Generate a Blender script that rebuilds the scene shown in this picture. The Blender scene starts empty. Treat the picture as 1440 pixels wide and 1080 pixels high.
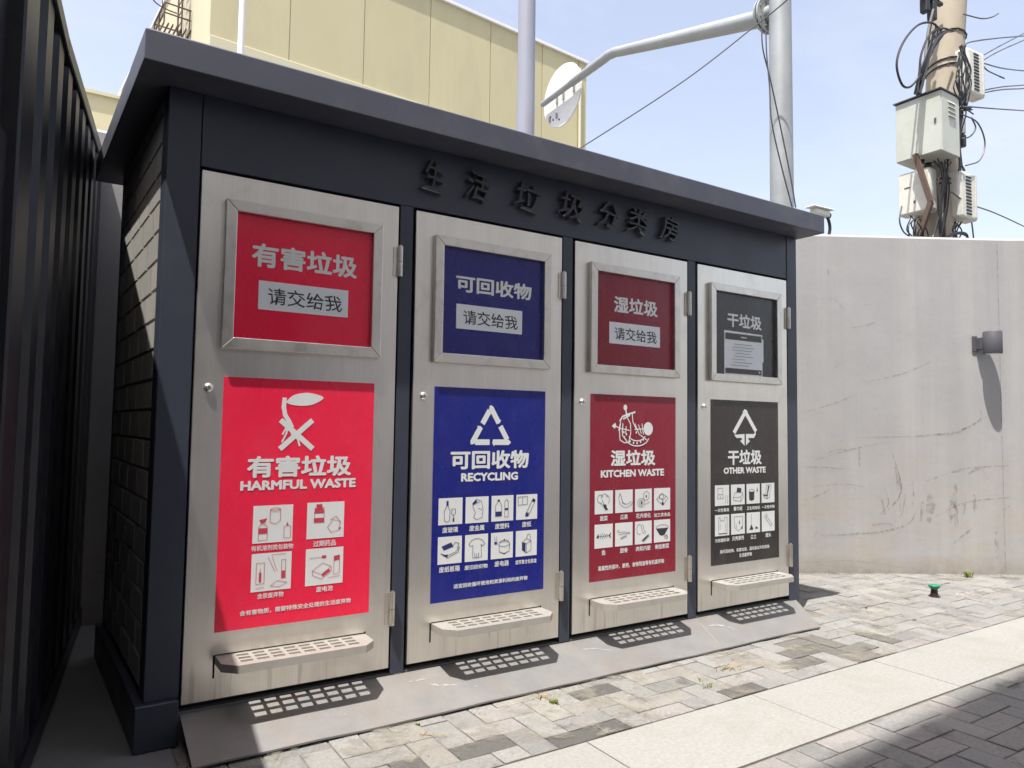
import bpy, math, random
from mathutils import Vector, Matrix
random.seed(7)
S = bpy.context.scene
COL = S.collection
R = math.radians

# ------------------------------------------------------------------ camera
CAM = Vector((-0.2214, -2.8533, 1.1505))
FPX = 1003.65                      # focal length in pixels of the 1440 px wide picture
RIGHT = Vector((0.84303719, -0.53767108, 0.01407475))
UP = Vector((-0.04371738, -0.04241768, 0.99814304))
FWD = Vector((0.53607563, 0.84208702, 0.05926525))
cd = bpy.data.cameras.new('camera')
cam = bpy.data.objects.new('camera', cd)
COL.objects.link(cam)
cd.sensor_width = 36.0
cd.lens = FPX / 1440 * 36
cd.clip_start = 0.05
cd.clip_end = 500
M = Matrix.Identity(4)
for i in range(3):
    M[i][0] = RIGHT[i]; M[i][1] = UP[i]; M[i][2] = -FWD[i]; M[i][3] = CAM[i]
cam.matrix_world = M
S.camera = cam

# ------------------------------------------------------------------ sky and sun
SUN = Vector((-1.85, -1.0, 6.2)).normalized()      # towards the sun
elev = math.asin(SUN.z)
azim = math.atan2(SUN.x, SUN.y)
w = bpy.data.worlds.new('World')
S.world = w
w.use_nodes = True
nt = w.node_tree
bg = nt.nodes['Background']
sky = nt.nodes.new('ShaderNodeTexSky')
sky.sky_type = 'NISHITA'
sky.sun_disc = False
sky.sun_elevation = elev
sky.sun_rotation = azim
sky.altitude = 50
sky.air_density = 1.3
sky.dust_density = 3.0
sky.ozone_density = 1.5
hs = nt.nodes.new('ShaderNodeHueSaturation')       # thin summer haze: a paler, less saturated sky
hs.inputs['Saturation'].default_value = 0.72
nt.links.new(sky.outputs[0], hs.inputs['Color'])
tint = nt.nodes.new('ShaderNodeVectorMath'); tint.operation = 'MULTIPLY'
tint.inputs[1].default_value = (1.04, 0.975, 0.97)
nt.links.new(hs.outputs[0], tint.inputs[0])
tco = nt.nodes.new('ShaderNodeTexCoord')
cm = nt.nodes.new('ShaderNodeMapping'); cm.inputs['Scale'].default_value = (1, 1, 2.6)
cn = nt.nodes.new('ShaderNodeTexNoise'); cn.inputs['Scale'].default_value = 2.4; cn.inputs['Detail'].default_value = 9; cn.inputs['Roughness'].default_value = .6; cn.inputs['Distortion'].default_value = .5
cr = nt.nodes.new('ShaderNodeMapRange'); cr.inputs['From Min'].default_value = .42; cr.inputs['From Max'].default_value = .78; cr.inputs['To Max'].default_value = .42
cx = nt.nodes.new('ShaderNodeMix'); cx.data_type = 'RGBA'; cx.inputs['B'].default_value = (3.9, 3.95, 4.15, 1)
nt.links.new(tco.outputs['Generated'], cm.inputs['Vector']); nt.links.new(cm.outputs[0], cn.inputs['Vector'])
nt.links.new(cn.outputs['Fac'], cr.inputs['Value']); nt.links.new(cr.outputs[0], cx.inputs['Factor'])
nt.links.new(tint.outputs[0], cx.inputs['A']); nt.links.new(cx.outputs['Result'], bg.inputs[0])      # faint high haze
bg.inputs[1].default_value = 0.078
sd = bpy.data.lights.new('sun', 'SUN')
sd.energy = 2.45
sd.angle = R(0.53)
sd.color = (1.0, 0.965, 0.91)
so = bpy.data.objects.new('sun', sd)
COL.objects.link(so)
so.rotation_euler = SUN.to_track_quat('Z', 'Y').to_euler()
so.location = (-4, -3, 12)
S.view_settings.view_transform = 'Standard'
S.view_settings.look = 'None'
S.view_settings.gamma = 1
S.view_settings.exposure = 1.82
S.render.engine = 'CYCLES'

# ------------------------------------------------------------------ helpers
def at(u, v, ax, val):
    """the point of the place seen at photo pixel (u, v) on the plane axis = val"""
    d = RIGHT * ((u - 720) / FPX) + UP * ((540 - v) / FPX) + FWD
    i = 'xyz'.index(ax)
    return CAM + d * ((val - CAM[i]) / d[i])

def hit(u, v, p0, n):
    d = RIGHT * ((u - 720) / FPX) + UP * ((540 - v) / FPX) + FWD
    return CAM + d * ((p0 - CAM).dot(n) / d.dot(n))

def pix(p):
    c = Vector(p) - CAM
    z = c.dot(FWD)
    if z <= 0.05:
        return None
    return 720 + FPX * c.dot(RIGHT) / z, 540 - FPX * c.dot(UP) / z

def seen(p, m=40):
    q = pix(p)
    return q is not None and -m < q[0] < 1440 + m and -m < q[1] < 1080 + m

def nodes(m):
    return m.node_tree.nodes, m.node_tree.links

def mat(name, col, rough=0.6, metal=0.0, var=0.0, vscale=6.0, bump=0.0, bscale=60.0, rand=0.0,
        stretch=(1, 1, 1), dirt=None, dscale=2.0, damt=0.5, spec=0.5, rvar=0.0, wave=None):
    m = bpy.data.materials.new(name)
    m.use_nodes = True
    N, L = nodes(m)
    b = N['Principled BSDF']
    b.inputs['Roughness'].default_value = rough
    b.inputs['Metallic'].default_value = metal
    b.inputs['Specular IOR Level'].default_value = spec
    b.inputs['Base Color'].default_value = (*col, 1)
    tc = N.new('ShaderNodeNewGeometry')
    mp = N.new('ShaderNodeMapping')
    mp.inputs['Scale'].default_value = stretch
    L.new(tc.outputs['Position'], mp.inputs['Vector'])
    last = None
    if var or rand or dirt:
        base = N.new('ShaderNodeRGB'); base.outputs[0].default_value = (*col, 1)
        last = base.outputs[0]
        if var:
            no = N.new('ShaderNodeTexNoise')
            no.inputs['Scale'].default_value = vscale; no.inputs['Detail'].default_value = 8
            no.inputs['Roughness'].default_value = 0.65
            L.new(mp.outputs[0], no.inputs['Vector'])
            mr = N.new('ShaderNodeMapRange')
            mr.inputs['From Min'].default_value = 0.25; mr.inputs['From Max'].default_value = 0.75
            mr.inputs['To Min'].default_value = 1 - var; mr.inputs['To Max'].default_value = 1 + var
            L.new(no.outputs['Fac'], mr.inputs['Value'])
            mx = N.new('ShaderNodeVectorMath'); mx.operation = 'SCALE'
            L.new(last, mx.inputs[0]); L.new(mr.outputs[0], mx.inputs['Scale'])
            last = mx.outputs[0]
        if rand:
            oi = N.new('ShaderNodeObjectInfo')
            mr = N.new('ShaderNodeMapRange')
            mr.inputs['To Min'].default_value = 1 - rand; mr.inputs['To Max'].default_value = 1 + rand
            L.new(oi.outputs['Random'], mr.inputs['Value'])
            mx = N.new('ShaderNodeVectorMath'); mx.operation = 'SCALE'
            L.new(last, mx.inputs[0]); L.new(mr.outputs[0], mx.inputs['Scale'])
            last = mx.outputs[0]
        if dirt:
            no = N.new('ShaderNodeTexNoise')
            no.inputs['Scale'].default_value = dscale; no.inputs['Detail'].default_value = 10
            no.inputs['Roughness'].default_value = 0.7; no.inputs['Distortion'].default_value = 0.6
            L.new(mp.outputs[0], no.inputs['Vector'])
            mr = N.new('ShaderNodeMapRange')
            mr.inputs['From Min'].default_value = 0.5; mr.inputs['From Max'].default_value = 0.72
            mr.inputs['To Max'].default_value = damt
            L.new(no.outputs['Fac'], mr.inputs['Value'])
            mx = N.new('ShaderNodeMix'); mx.data_type = 'RGBA'
            L.new(mr.outputs[0], mx.inputs['Factor'])
            L.new(last, mx.inputs['A']); mx.inputs['B'].default_value = (*dirt, 1)
            last = mx.outputs['Result']
        L.new(last, b.inputs['Base Color'])
    if rvar:
        no = N.new('ShaderNodeTexNoise')
        no.inputs['Scale'].default_value = vscale * 1.7; no.inputs['Detail'].default_value = 6
        L.new(mp.outputs[0], no.inputs['Vector'])
        mr = N.new('ShaderNodeMapRange')
        mr.inputs['From Min'].default_value = 0.3; mr.inputs['From Max'].default_value = 0.7
        mr.inputs['To Min'].default_value = rough - rvar; mr.inputs['To Max'].default_value = rough + rvar
        L.new(no.outputs['Fac'], mr.inputs['Value']); L.new(mr.outputs[0], b.inputs['Roughness'])
    if bump:
        no = N.new('ShaderNodeTexNoise')
        no.inputs['Scale'].default_value = bscale; no.inputs['Detail'].default_value = 8
        L.new(mp.outputs[0], no.inputs['Vector'])
        bu = N.new('ShaderNodeBump')
        bu.inputs['Strength'].default_value = 1.0
        bu.inputs['Distance'].default_value = bump
        L.new(no.outputs['Fac'], bu.inputs['Height']); L.new(bu.outputs[0], b.inputs['Normal'])
    return m

class MB:
    """collects shapes; build() links them as one mesh object"""
    def __init__(s):
        s.v = []; s.f = []; s.mi = []; s.cur = 0
    def poly(s, pts):
        n = len(s.v); s.v += [tuple(p) for p in pts]
        s.f.append(tuple(range(n, n + len(pts)))); s.mi.append(s.cur); return s
    def raw(s, vs, fs):
        n = len(s.v); s.v += [tuple(p) for p in vs]
        for f in fs:
            s.f.append(tuple(n + i for i in f)); s.mi.append(s.cur)
        return s
    def box(s, x0, x1, y0, y1, z0, z1):
        return s.raw([(x0, y0, z0), (x1, y0, z0), (x1, y1, z0), (x0, y1, z0),
                      (x0, y0, z1), (x1, y0, z1), (x1, y1, z1), (x0, y1, z1)],
                     [(0, 3, 2, 1), (4, 5, 6, 7), (0, 1, 5, 4), (1, 2, 6, 5), (2, 3, 7, 6), (3, 0, 4, 7)])
    def prism(s, a, off):
        """polygon a swept by vector off"""
        off = Vector(off); n = len(a)
        a = [Vector(p) for p in a]
        b = [p + off for p in a]
        return s.raw(a + b, [tuple(range(n))[::-1], tuple(range(n, 2 * n))] +
                     [(i, (i + 1) % n, n + (i + 1) % n, n + i) for i in range(n)])
    def tube(s, path, r, seg=8, cap=True):
        path = [Vector(p) for p in path]
        rs = r if isinstance(r, (list, tuple)) else [r] * len(path)
        n0 = len(s.v); t0 = None; a = None
        for i, p in enumerate(path):
            t = (path[min(i + 1, len(path) - 1)] - path[max(i - 1, 0)]).normalized()
            if a is None:
                a = t.orthogonal().normalized()
            else:
                a = (a - t * a.dot(t)).normalized()
            b = t.cross(a)
            for k in range(seg):
                th = 2 * math.pi * k / seg
                s.v.append(tuple(p + (a * math.cos(th) + b * math.sin(th)) * rs[i]))
        for i in range(len(path) - 1):
            for k in range(seg):
                k2 = (k + 1) % seg
                s.f.append((n0 + i * seg + k, n0 + i * seg + k2, n0 + (i + 1) * seg + k2, n0 + (i + 1) * seg + k)); s.mi.append(s.cur)
        if cap:
            s.f.append(tuple(n0 + k for k in range(seg))[::-1]); s.mi.append(s.cur)
            e = n0 + (len(path) - 1) * seg
            s.f.append(tuple(e + k for k in range(seg))); s.mi.append(s.cur)
        return s
    def lathe(s, prof, c, seg=24):
        n0 = len(s.v)
        for r, z in prof:
            for k in range(seg):
                th = 2 * math.pi * k / seg
                s.v.append((c[0] + r * math.cos(th), c[1] + r * math.sin(th), c[2] + z))
        for i in range(len(prof) - 1):
            for k in range(seg):
                k2 = (k + 1) % seg
                s.f.append((n0 + i * seg + k, n0 + i * seg + k2, n0 + (i + 1) * seg + k2, n0 + (i + 1) * seg + k)); s.mi.append(s.cur)
        s.f.append(tuple(n0 + k for k in range(seg))[::-1]); s.mi.append(s.cur)
        e = n0 + (len(prof) - 1) * seg
        s.f.append(tuple(e + k for k in range(seg))); s.mi.append(s.cur)
        return s
    def mesh(s, name, mats):
        me = bpy.data.meshes.new(name)
        me.from_pydata(s.v, [], s.f)
        for m in (mats if isinstance(mats, (list, tuple)) else [mats]):
            me.materials.append(m)
        me.polygons.foreach_set('material_index', s.mi)
        me.update()
        return me
    def build(s, name, mats, parent=None, bevel=0, seg=1, smooth=False):
        o = bpy.data.objects.new(name, s.mesh(name, mats))
        COL.objects.link(o)
        if parent: o.parent = parent
        if smooth:
            for p in o.data.polygons: p.use_smooth = True
            try:
                o.data.set_sharp_from_angle(angle=R(40))
            except Exception:
                pass
        if bevel:
            b = o.modifiers.new('bevel', 'BEVEL'); b.width = bevel; b.segments = seg; b.limit_method = 'ANGLE'
        return o

def tag(o, label=None, cat=None, group=None, kind=None):
    if label: o['label'] = label
    if cat: o['category'] = cat
    if group: o['group'] = group
    if kind: o['kind'] = kind
    return o

def empty(name, loc, label=None, cat=None, group=None):
    o = bpy.data.objects.new(name, None)
    COL.objects.link(o)
    o.empty_display_size = 0.1
    o.location = loc
    bpy.context.view_layer.update()
    o['_'] = 0; del o['_']
    return tag(o, label, cat, group)

class Part:
    """a thing whose parts are given in world coordinates"""
    pass

def put(mb, name, mats, root, **k):
    """build in world coordinates, then hang under root without moving"""
    o = mb.build(name, mats, None, **k)
    o.parent = root
    r = root
    off = Vector((0, 0, 0))
    while r is not None:
        off += r.location
        r = r.parent
    if off.length > 0:
        o.location = -off
    return o

def catmull(pts, n=8):
    pts = [Vector(p) for p in pts]
    P = [pts[0] * 2 - pts[1]] + pts + [pts[-1] * 2 - pts[-2]]
    out = []
    for i in range(1, len(P) - 2):
        for k in range(n):
            t = k / n
            a, b, c, d = P[i - 1], P[i], P[i + 1], P[i + 2]
            out.append(0.5 * ((2 * b) + (c - a) * t + (2 * a - 5 * b + 4 * c - d) * t * t + (3 * b - a - 3 * c + d) * t ** 3))
    out.append(pts[-1])
    return out

# ------------------------------------------------------------------ materials
M_paint = mat('dark_blue_grey_paint', (0.042, 0.049, 0.072), 0.42, var=0.08, vscale=3, bump=0.0002, bscale=180, rvar=0.05,
              dirt=(0.12, 0.115, 0.11), dscale=5, damt=0.10)
M_roof = mat('roof_edge_paint', (0.074, 0.078, 0.106), 0.5, var=0.10, vscale=3, bump=0.0003, bscale=120,
             dirt=(0.17, 0.165, 0.16), dscale=3.5, damt=0.42)
M_dark = mat('dark_gap', (0.006, 0.006, 0.007), 0.8)
M_frame = mat('window_frame_steel', (0.68, 0.65, 0.60), 0.36, metal=1.0, var=0.06, vscale=9, rvar=0.06, dirt=(0.30, 0.24, 0.17), dscale=14, damt=0.35)
M_tread = mat('tread_steel', (0.56, 0.53, 0.485), 0.45, metal=0.65, var=0.06, vscale=9, dirt=(0.36, 0.29, 0.21), dscale=14, damt=0.4)
M_brick = mat('beige_cladding_brick', (0.34, 0.325, 0.295), 0.75, var=0.10, vscale=20, bump=0.0006, bscale=160, rand=0.12)
M_white = mat('print_white', (0.78, 0.79, 0.78), 0.45, var=0.03)
M_label = mat('paper_white', (0.80, 0.83, 0.86), 0.6)
M_ink = mat('print_ink', (0.035, 0.035, 0.04), 0.5)
M_inkblue = mat('print_ink_blue', (0.02, 0.03, 0.14), 0.5)
M_inkred = mat('print_ink_red', (0.60, 0.05, 0.09), 0.5)
M_fade = mat('print_ink_faded', (0.36, 0.40, 0.38), 0.5)
def poster_mat(n, c):
    return mat(n, c, 0.27, var=0.07, vscale=4, bump=0.0016, bscale=5, stretch=(1, 1, .6), dirt=tuple(min(1, x * .85 + .05) for x in c), dscale=9, damt=0.35, rvar=0.06)
M_post = [poster_mat('poster_red', (0.90, 0.020, 0.070)), poster_mat('poster_blue', (0.009, 0.015, 0.21)),
          poster_mat('poster_maroon', (0.26, 0.016, 0.035)), poster_mat('poster_charcoal', (0.038, 0.032, 0.030))]
M_sign = [poster_mat('sign_red', (0.90, 0.014, 0.065)), poster_mat('sign_blue', (0.012, 0.012, 0.18)),
          poster_mat('sign_maroon', (0.25, 0.012, 0.030)), poster_mat('sign_charcoal', (0.036, 0.036, 0.040))]
M_ramp = mat('worn_galvanised_plate', (0.235, 0.230, 0.225), 0.5, metal=0.35, var=0.14, vscale=7, bump=0.0008, bscale=90, dirt=(0.27, 0.215, 0.175), dscale=3, damt=0.5)
M_galv = mat('galvanised_pole', (0.36, 0.38, 0.38), 0.5, metal=0.35, var=0.16, vscale=3, rvar=0.08, bump=0.0004, bscale=30)
M_polegrey = mat('pale_grey_pole_paint', (0.30, 0.31, 0.37), 0.45, var=0.06, vscale=2)
M_whitepole = mat('white_pole_paint', (0.82, 0.83, 0.85), 0.45, var=0.03, vscale=2)
M_cont = mat('container_black_paint', (0.013, 0.014, 0.020), 0.36, var=0.2, vscale=3, bump=0.0008, bscale=25, spec=0.3, dirt=(0.05, 0.047, 0.045), dscale=4, damt=0.4)
M_sand = mat('joint_sand', (0.17, 0.155, 0.13), 0.95, var=0.3, vscale=30, bump=0.002, bscale=200)
M_conc = mat('alley_concrete', (0.17, 0.17, 0.172), 0.85, var=0.18, vscale=4, bump=0.001, bscale=80, dirt=(0.14, 0.13, 0.12), dscale=2, damt=0.5)
def paver_mat(n, c, **k):
    return mat(n, c, 0.85, var=0.26, vscale=75, bump=0.0012, bscale=220, rand=0.10, dirt=tuple(x * .5 for x in c), dscale=7, damt=0.45, **k)
M_pav = [paver_mat('paver_light_grey', (0.215, 0.210, 0.198)), paver_mat('paver_mid_grey', (0.185, 0.182, 0.174)),
         paver_mat('paver_cream', (0.228, 0.217, 0.192)), paver_mat('paver_dark', (0.085, 0.081, 0.074)),
         paver_mat('paver_pinkish', (0.225, 0.210, 0.198)), paver_mat('paver_damp_grey', (0.125, 0.117, 0.103))]
M_slab = mat('granite_slab', (0.258, 0.253, 0.236), 0.75, var=0.20, vscale=70, bump=0.0006, bscale=250, rand=0.05, dirt=(0.22, 0.205, 0.17), dscale=2.5, damt=0.7)
M_beige = mat('beige_panel', (0.51, 0.46, 0.275), 0.7, var=0.05, vscale=0.8, rand=0.03, stretch=(1, 1, .3), dirt=(0.38, 0.34, 0.22), dscale=1.1, damt=0.40)
M_beigew = mat('beige_wall_paint', (0.56, 0.52, 0.36), 0.75, var=0.05, vscale=1)
M_trim = mat('white_trim', (0.75, 0.75, 0.74), 0.5, var=0.03)
M_rust = mat('rusty_brown_steel', (0.11, 0.070, 0.055), 0.7, var=0.25, vscale=20)
M_cable = mat('black_cable', (0.018, 0.018, 0.02), 0.5)
M_wire = mat('grey_wire', (0.09, 0.09, 0.10), 0.5)
M_cab = mat('cabinet_paint', (0.52, 0.54, 0.48), 0.5, var=0.06, vscale=4, dirt=(0.38, 0.37, 0.31), dscale=6, damt=0.35)
M_plast = mat('aged_white_plastic', (0.66, 0.65, 0.58), 0.5, var=0.08, vscale=10, dirt=(0.40, 0.36, 0.27), dscale=9, damt=0.5)
M_cpole = mat('concrete_pole', (0.34, 0.295, 0.225), 0.85, var=0.12, vscale=6, bump=0.001, bscale=60, stretch=(1, 1, .4), dirt=(0.20, 0.18, 0.15), dscale=4, damt=0.5)
M_lamp = mat('grey_lamp_housing', (0.085, 0.085, 0.095), 0.6, var=0.06, vscale=10)
M_signback = mat('sign_back', (0.74, 0.73, 0.72), 0.5, var=0.04, vscale=8)
M_green = mat('green_plastic', (0.01, 0.21, 0.10), 0.35, var=0.1, vscale=40)
M_brown = mat('dark_brown_plastic', (0.035, 0.015, 0.012), 0.3)
M_weed = mat('weed_green', (0.14, 0.17, 0.03), 0.6, var=0.3, vscale=60)
M_dry = mat('dry_grass', (0.34, 0.25, 0.12), 0.8, var=0.3, vscale=60)
M_chip = mat('rubble_chips', (0.34, 0.31, 0.27), 0.85, var=0.3, vscale=60)
M_apt = mat('pale_render_wall', (0.80, 0.78, 0.75), 0.85, var=0.06, vscale=1)
M_glass = mat('window_glass', (0.05, 0.06, 0.07), 0.08)

def steel():
    m = bpy.data.materials.new('brushed_steel')
    m.use_nodes = True
    N, L = nodes(m); b = N['Principled BSDF']
    b.inputs['Metallic'].default_value = 1.0
    g = N.new('ShaderNodeNewGeometry')
    def noise(scale, stretch, detail=6, dist=0.0):
        mp = N.new('ShaderNodeMapping'); mp.inputs['Scale'].default_value = stretch
        L.new(g.outputs['Position'], mp.inputs['Vector'])
        n = N.new('ShaderNodeTexNoise'); n.inputs['Scale'].default_value = scale
        n.inputs['Detail'].default_value = detail; n.inputs['Distortion'].default_value = dist
        L.new(mp.outputs[0], n.inputs['Vector']); return n.outputs['Fac']
    def rng(x, a, b_, c, d):
        r = N.new('ShaderNodeMapRange'); L.new(x, r.inputs['Value'])
        for k, v in zip(('From Min', 'From Max', 'To Min', 'To Max'), (a, b_, c, d)): r.inputs[k].default_value = v
        return r.outputs[0]
    streak = noise(14, (1, 1, 0.06))
    fine = noise(260, (1, 1, 0.01), 3)
    smudge = noise(5, (1, 1, 1), 10, 1.5)
    drip = noise(36, (1, 1, 0.05), 4, 0.3)
    f = rng(streak, .3, .7, 0.95, 1.04)
    f2 = rng(fine, .3, .7, 0.96, 1.04)
    mul = N.new('ShaderNodeMath'); mul.operation = 'MULTIPLY'; L.new(f, mul.inputs[0]); L.new(f2, mul.inputs[1])
    sc = N.new('ShaderNodeVectorMath'); sc.operation = 'SCALE'
    rgb = N.new('ShaderNodeRGB'); rgb.outputs[0].default_value = (0.80, 0.762, 0.70, 1)
    L.new(rgb.outputs[0], sc.inputs[0]); L.new(mul.outputs[0], sc.inputs['Scale'])
    mx = N.new('ShaderNodeMix'); mx.data_type = 'RGBA'
    L.new(rng(smudge, .58, .80, 0, .18), mx.inputs['Factor']); L.new(sc.outputs[0], mx.inputs['A'])
    mx.inputs['B'].default_value = (0.36, 0.31, 0.25, 1)
    mx2 = N.new('ShaderNodeMix'); mx2.data_type = 'RGBA'
    # drips only low on the door, under the tread
    sp = N.new('ShaderNodeSeparateXYZ'); L.new(g.outputs['Position'], sp.inputs[0])
    low = rng(sp.outputs['Z'], .22, .30, 1, 0)
    dm = N.new('ShaderNodeMath'); dm.operation = 'MULTIPLY'
    L.new(rng(drip, .56, .68, 0, .32), dm.inputs[0]); L.new(low, dm.inputs[1])
    L.new(dm.outputs[0], mx2.inputs['Factor']); L.new(mx.outputs['Result'], mx2.inputs['A'])
    mx2.inputs['B'].default_value = (0.22, 0.17, 0.12, 1)
    L.new(mx2.outputs['Result'], b.inputs['Base Color'])
    L.new(rng(smudge, .3, .7, .33, .39), b.inputs['Roughness'])
    b.inputs['Anisotropic'].default_value = 0.0
    bu = N.new('ShaderNodeBump'); bu.inputs['Distance'].default_value = 0.00012
    L.new(fine, bu.inputs['Height'])
    bu2 = N.new('ShaderNodeBump'); bu2.inputs['Distance'].default_value = 0.0025
    L.new(noise(2.2, (1, 1, 1), 2), bu2.inputs['Height']); L.new(bu.outputs[0], bu2.inputs['Normal'])
    L.new(bu2.outputs[0], b.inputs['Normal'])
    return m
M_steel = steel()

def wallmat():
    m = mat('weathered_plaster', (0.40, 0.385, 0.375), 0.9)
    N, L = nodes(m); b = N['Principled BSDF']
    g = N.new('ShaderNodeNewGeometry')
    def noise(scale, stretch, detail=8, dist=0.0):
        mp = N.new('ShaderNodeMapping'); mp.inputs['Scale'].default_value = stretch
        L.new(g.outputs['Position'], mp.inputs['Vector'])
        n = N.new('ShaderNodeTexNoise'); n.inputs['Scale'].default_value = scale
        n.inputs['Detail'].default_value = detail; n.inputs['Distortion'].default_value = dist
        n.inputs['Roughness'].default_value = .62
        L.new(mp.outputs[0], n.inputs['Vector']); return n.outputs['Fac']
    def rng(x, a, b_, c, d):
        r = N.new('ShaderNodeMapRange'); L.new(x, r.inputs['Value'])
        for k, v in zip(('From Min', 'From Max', 'To Min', 'To Max'), (a, b_, c, d)): r.inputs[k].default_value = v
        return r.outputs[0]
    def mixc(fac, a, col):
        mx = N.new('ShaderNodeMix'); mx.data_type = 'RGBA'
        L.new(fac, mx.inputs['Factor']); L.new(a, mx.inputs['A']); mx.inputs['B'].default_value = (*col, 1)
        return mx.outputs['Result']
    def mul(a, b_):
        x = N.new('ShaderNodeMath'); x.operation = 'MULTIPLY'; L.new(a, x.inputs[0]); L.new(b_, x.inputs[1]); return x.outputs[0]
    rgb = N.new('ShaderNodeRGB'); rgb.outputs[0].default_value = (0.345, 0.340, 0.339, 1)
    c = mixc(rng(noise(2.2, (1, 1, 1)), .35, .7, 0, .6), rgb.outputs[0], (0.40, 0.393, 0.388))
    c = mixc(rng(noise(6, (1, 1, .04)), .45, .7, 0, .35), c, (0.50, 0.485, 0.46))       # vertical wash streaks
    sp = N.new('ShaderNodeSeparateXYZ'); L.new(g.outputs['Position'], sp.inputs[0])
    low = rng(sp.outputs['Z'], .15, 1.5, 1, 0)
    c = mixc(mul(low, rng(noise(2.2, (1, 1, 2.5), 10, .8), .35, .7, 0, .55)), c, (0.40, 0.33, 0.24))
    c = mixc(mul(low, rng(noise(7, (1, 1, 3.5), 10, 1.6), .54, .70, 0, .26)), c, (0.24, 0.20, 0.165))
    c = mixc(rng(noise(9, (1, 1, 2), 12, 1.0), .60, .74, 0, .30), c, (0.27, 0.26, 0.25))
    c = mixc(rng(noise(60, (1, 1, 1), 6), .60, .72, 0, .30), c, (0.24, 0.23, 0.22))
    c = mixc(rng(noise(1.1, (1, 1, .8), 6, .5), .42, .62, 0, .35), c, (0.315, 0.305, 0.30))
    base = rng(sp.outputs['Z'], .0, .16, .8, 0)
    c = mixc(mul(base, rng(noise(14, (1, 1, 1)), .3, .7, .2, 1)), c, (0.22, 0.19, 0.15))
    L.new(c, b.inputs['Base Color'])
    bu = N.new('ShaderNodeBump'); bu.inputs['Distance'].default_value = 0.0028
    L.new(noise(6, (1, 1, 1), 8), bu.inputs['Height']); L.new(bu.outputs[0], b.inputs['Normal'])
    return m
M_wall = wallmat()

def stainmat(name, col, op, scale=35):
    m = bpy.data.materials.new(name); m.use_nodes = True
    N, L = nodes(m); b = N['Principled BSDF']
    b.inputs['Base Color'].default_value = (*col, 1); b.inputs['Roughness'].default_value = .9
    g = N.new('ShaderNodeNewGeometry')
    n = N.new('ShaderNodeTexNoise'); n.inputs['Scale'].default_value = scale; n.inputs['Detail'].default_value = 8
    L.new(g.outputs['Position'], n.inputs['Vector'])
    r = N.new('ShaderNodeMapRange'); L.new(n.outputs['Fac'], r.inputs['Value'])
    r.inputs['From Min'].default_value = .38; r.inputs['From Max'].default_value = .62; r.inputs['To Max'].default_value = op
    L.new(r.outputs[0], b.inputs['Alpha'])
    return m
M_stain = stainmat('brown_scrape_marks', (0.22, 0.175, 0.14), .42)
M_stain2 = stainmat('soft_dirt_marks', (0.27, 0.22, 0.165), .30, 22)
M_scuff = stainmat('pale_scuffs', (0.50, 0.49, 0.47), .5, 50)

# ------------------------------------------------------------------ ground
g = MB(); g.poly([(-60, -60, -.03), (90, -60, -.03), (90, 90, -.03), (-60, 90, -.03)])
tag(g.build('ground', M_conc), 'earth and concrete base that all paving lies on', kind='structure')

def inwall(x):           # y of the wall's front face where the pavers stop
    return 0.82 - (x - 4.886) * (0.944 / 1.618)

PX, PY = 0.1155, 0.109
def paver_rects(ox, oy, xr, yr, flip=0):
    out = []
    i0, i1 = int((xr[0] - ox) / PX) - 3, int((xr[1] - ox) / PX) + 3
    j0, j1 = int((yr[0] - oy) / PY) - 3, int((yr[1] - oy) / PY) + 3
    for i in range(i0, i1):
        for j in range(j0, j1):
            k = (i - j) % 4
            if k == 0: r = (i, i + 2, j, j + 1)
            elif k == 3: r = (i, i + 1, j, j + 2)
            else: continue
            x0, x1, y0, y1 = ox + r[0] * PX, ox + r[1] * PX, oy + r[2] * PY, oy + r[3] * PY
            cx = k == 0
            full = x0 > xr[0] and x1 < xr[1] and y0 > yr[0] and y1 < yr[1]
            x0, x1, y0, y1 = max(x0, xr[0]), min(x1, xr[1]), max(y0, yr[0]), min(y1, yr[1])
            if x1 - x0 < .015 or y1 - y0 < .015: continue
            out.append((x0, x1, y0, y1, cx, full))
    return out

def paver_mb(w_, h_, gap=.0045, ch=.004, t=.028):
    a, b = w_ / 2 - gap / 2, h_ / 2 - gap / 2
    mb = MB()
    v = [(-a, -b, -t), (a, -b, -t), (a, b, -t), (-a, b, -t), (-a, -b, -ch * .6), (a, -b, -ch * .6), (a, b, -ch * .6), (-a, b, -ch * .6),
         (-a + ch, -b + ch, 0), (a - ch, -b + ch, 0), (a - ch, b - ch, 0), (-a + ch, b - ch, 0)]
    mb.raw(v, [(8, 9, 10, 11), (0, 1, 5, 4), (1, 2, 6, 5), (2, 3, 7, 6), (3, 0, 4, 7), (4, 5, 9, 8), (5, 6, 10, 9), (6, 7, 11, 10), (7, 4, 8, 11)])
    return mb

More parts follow.
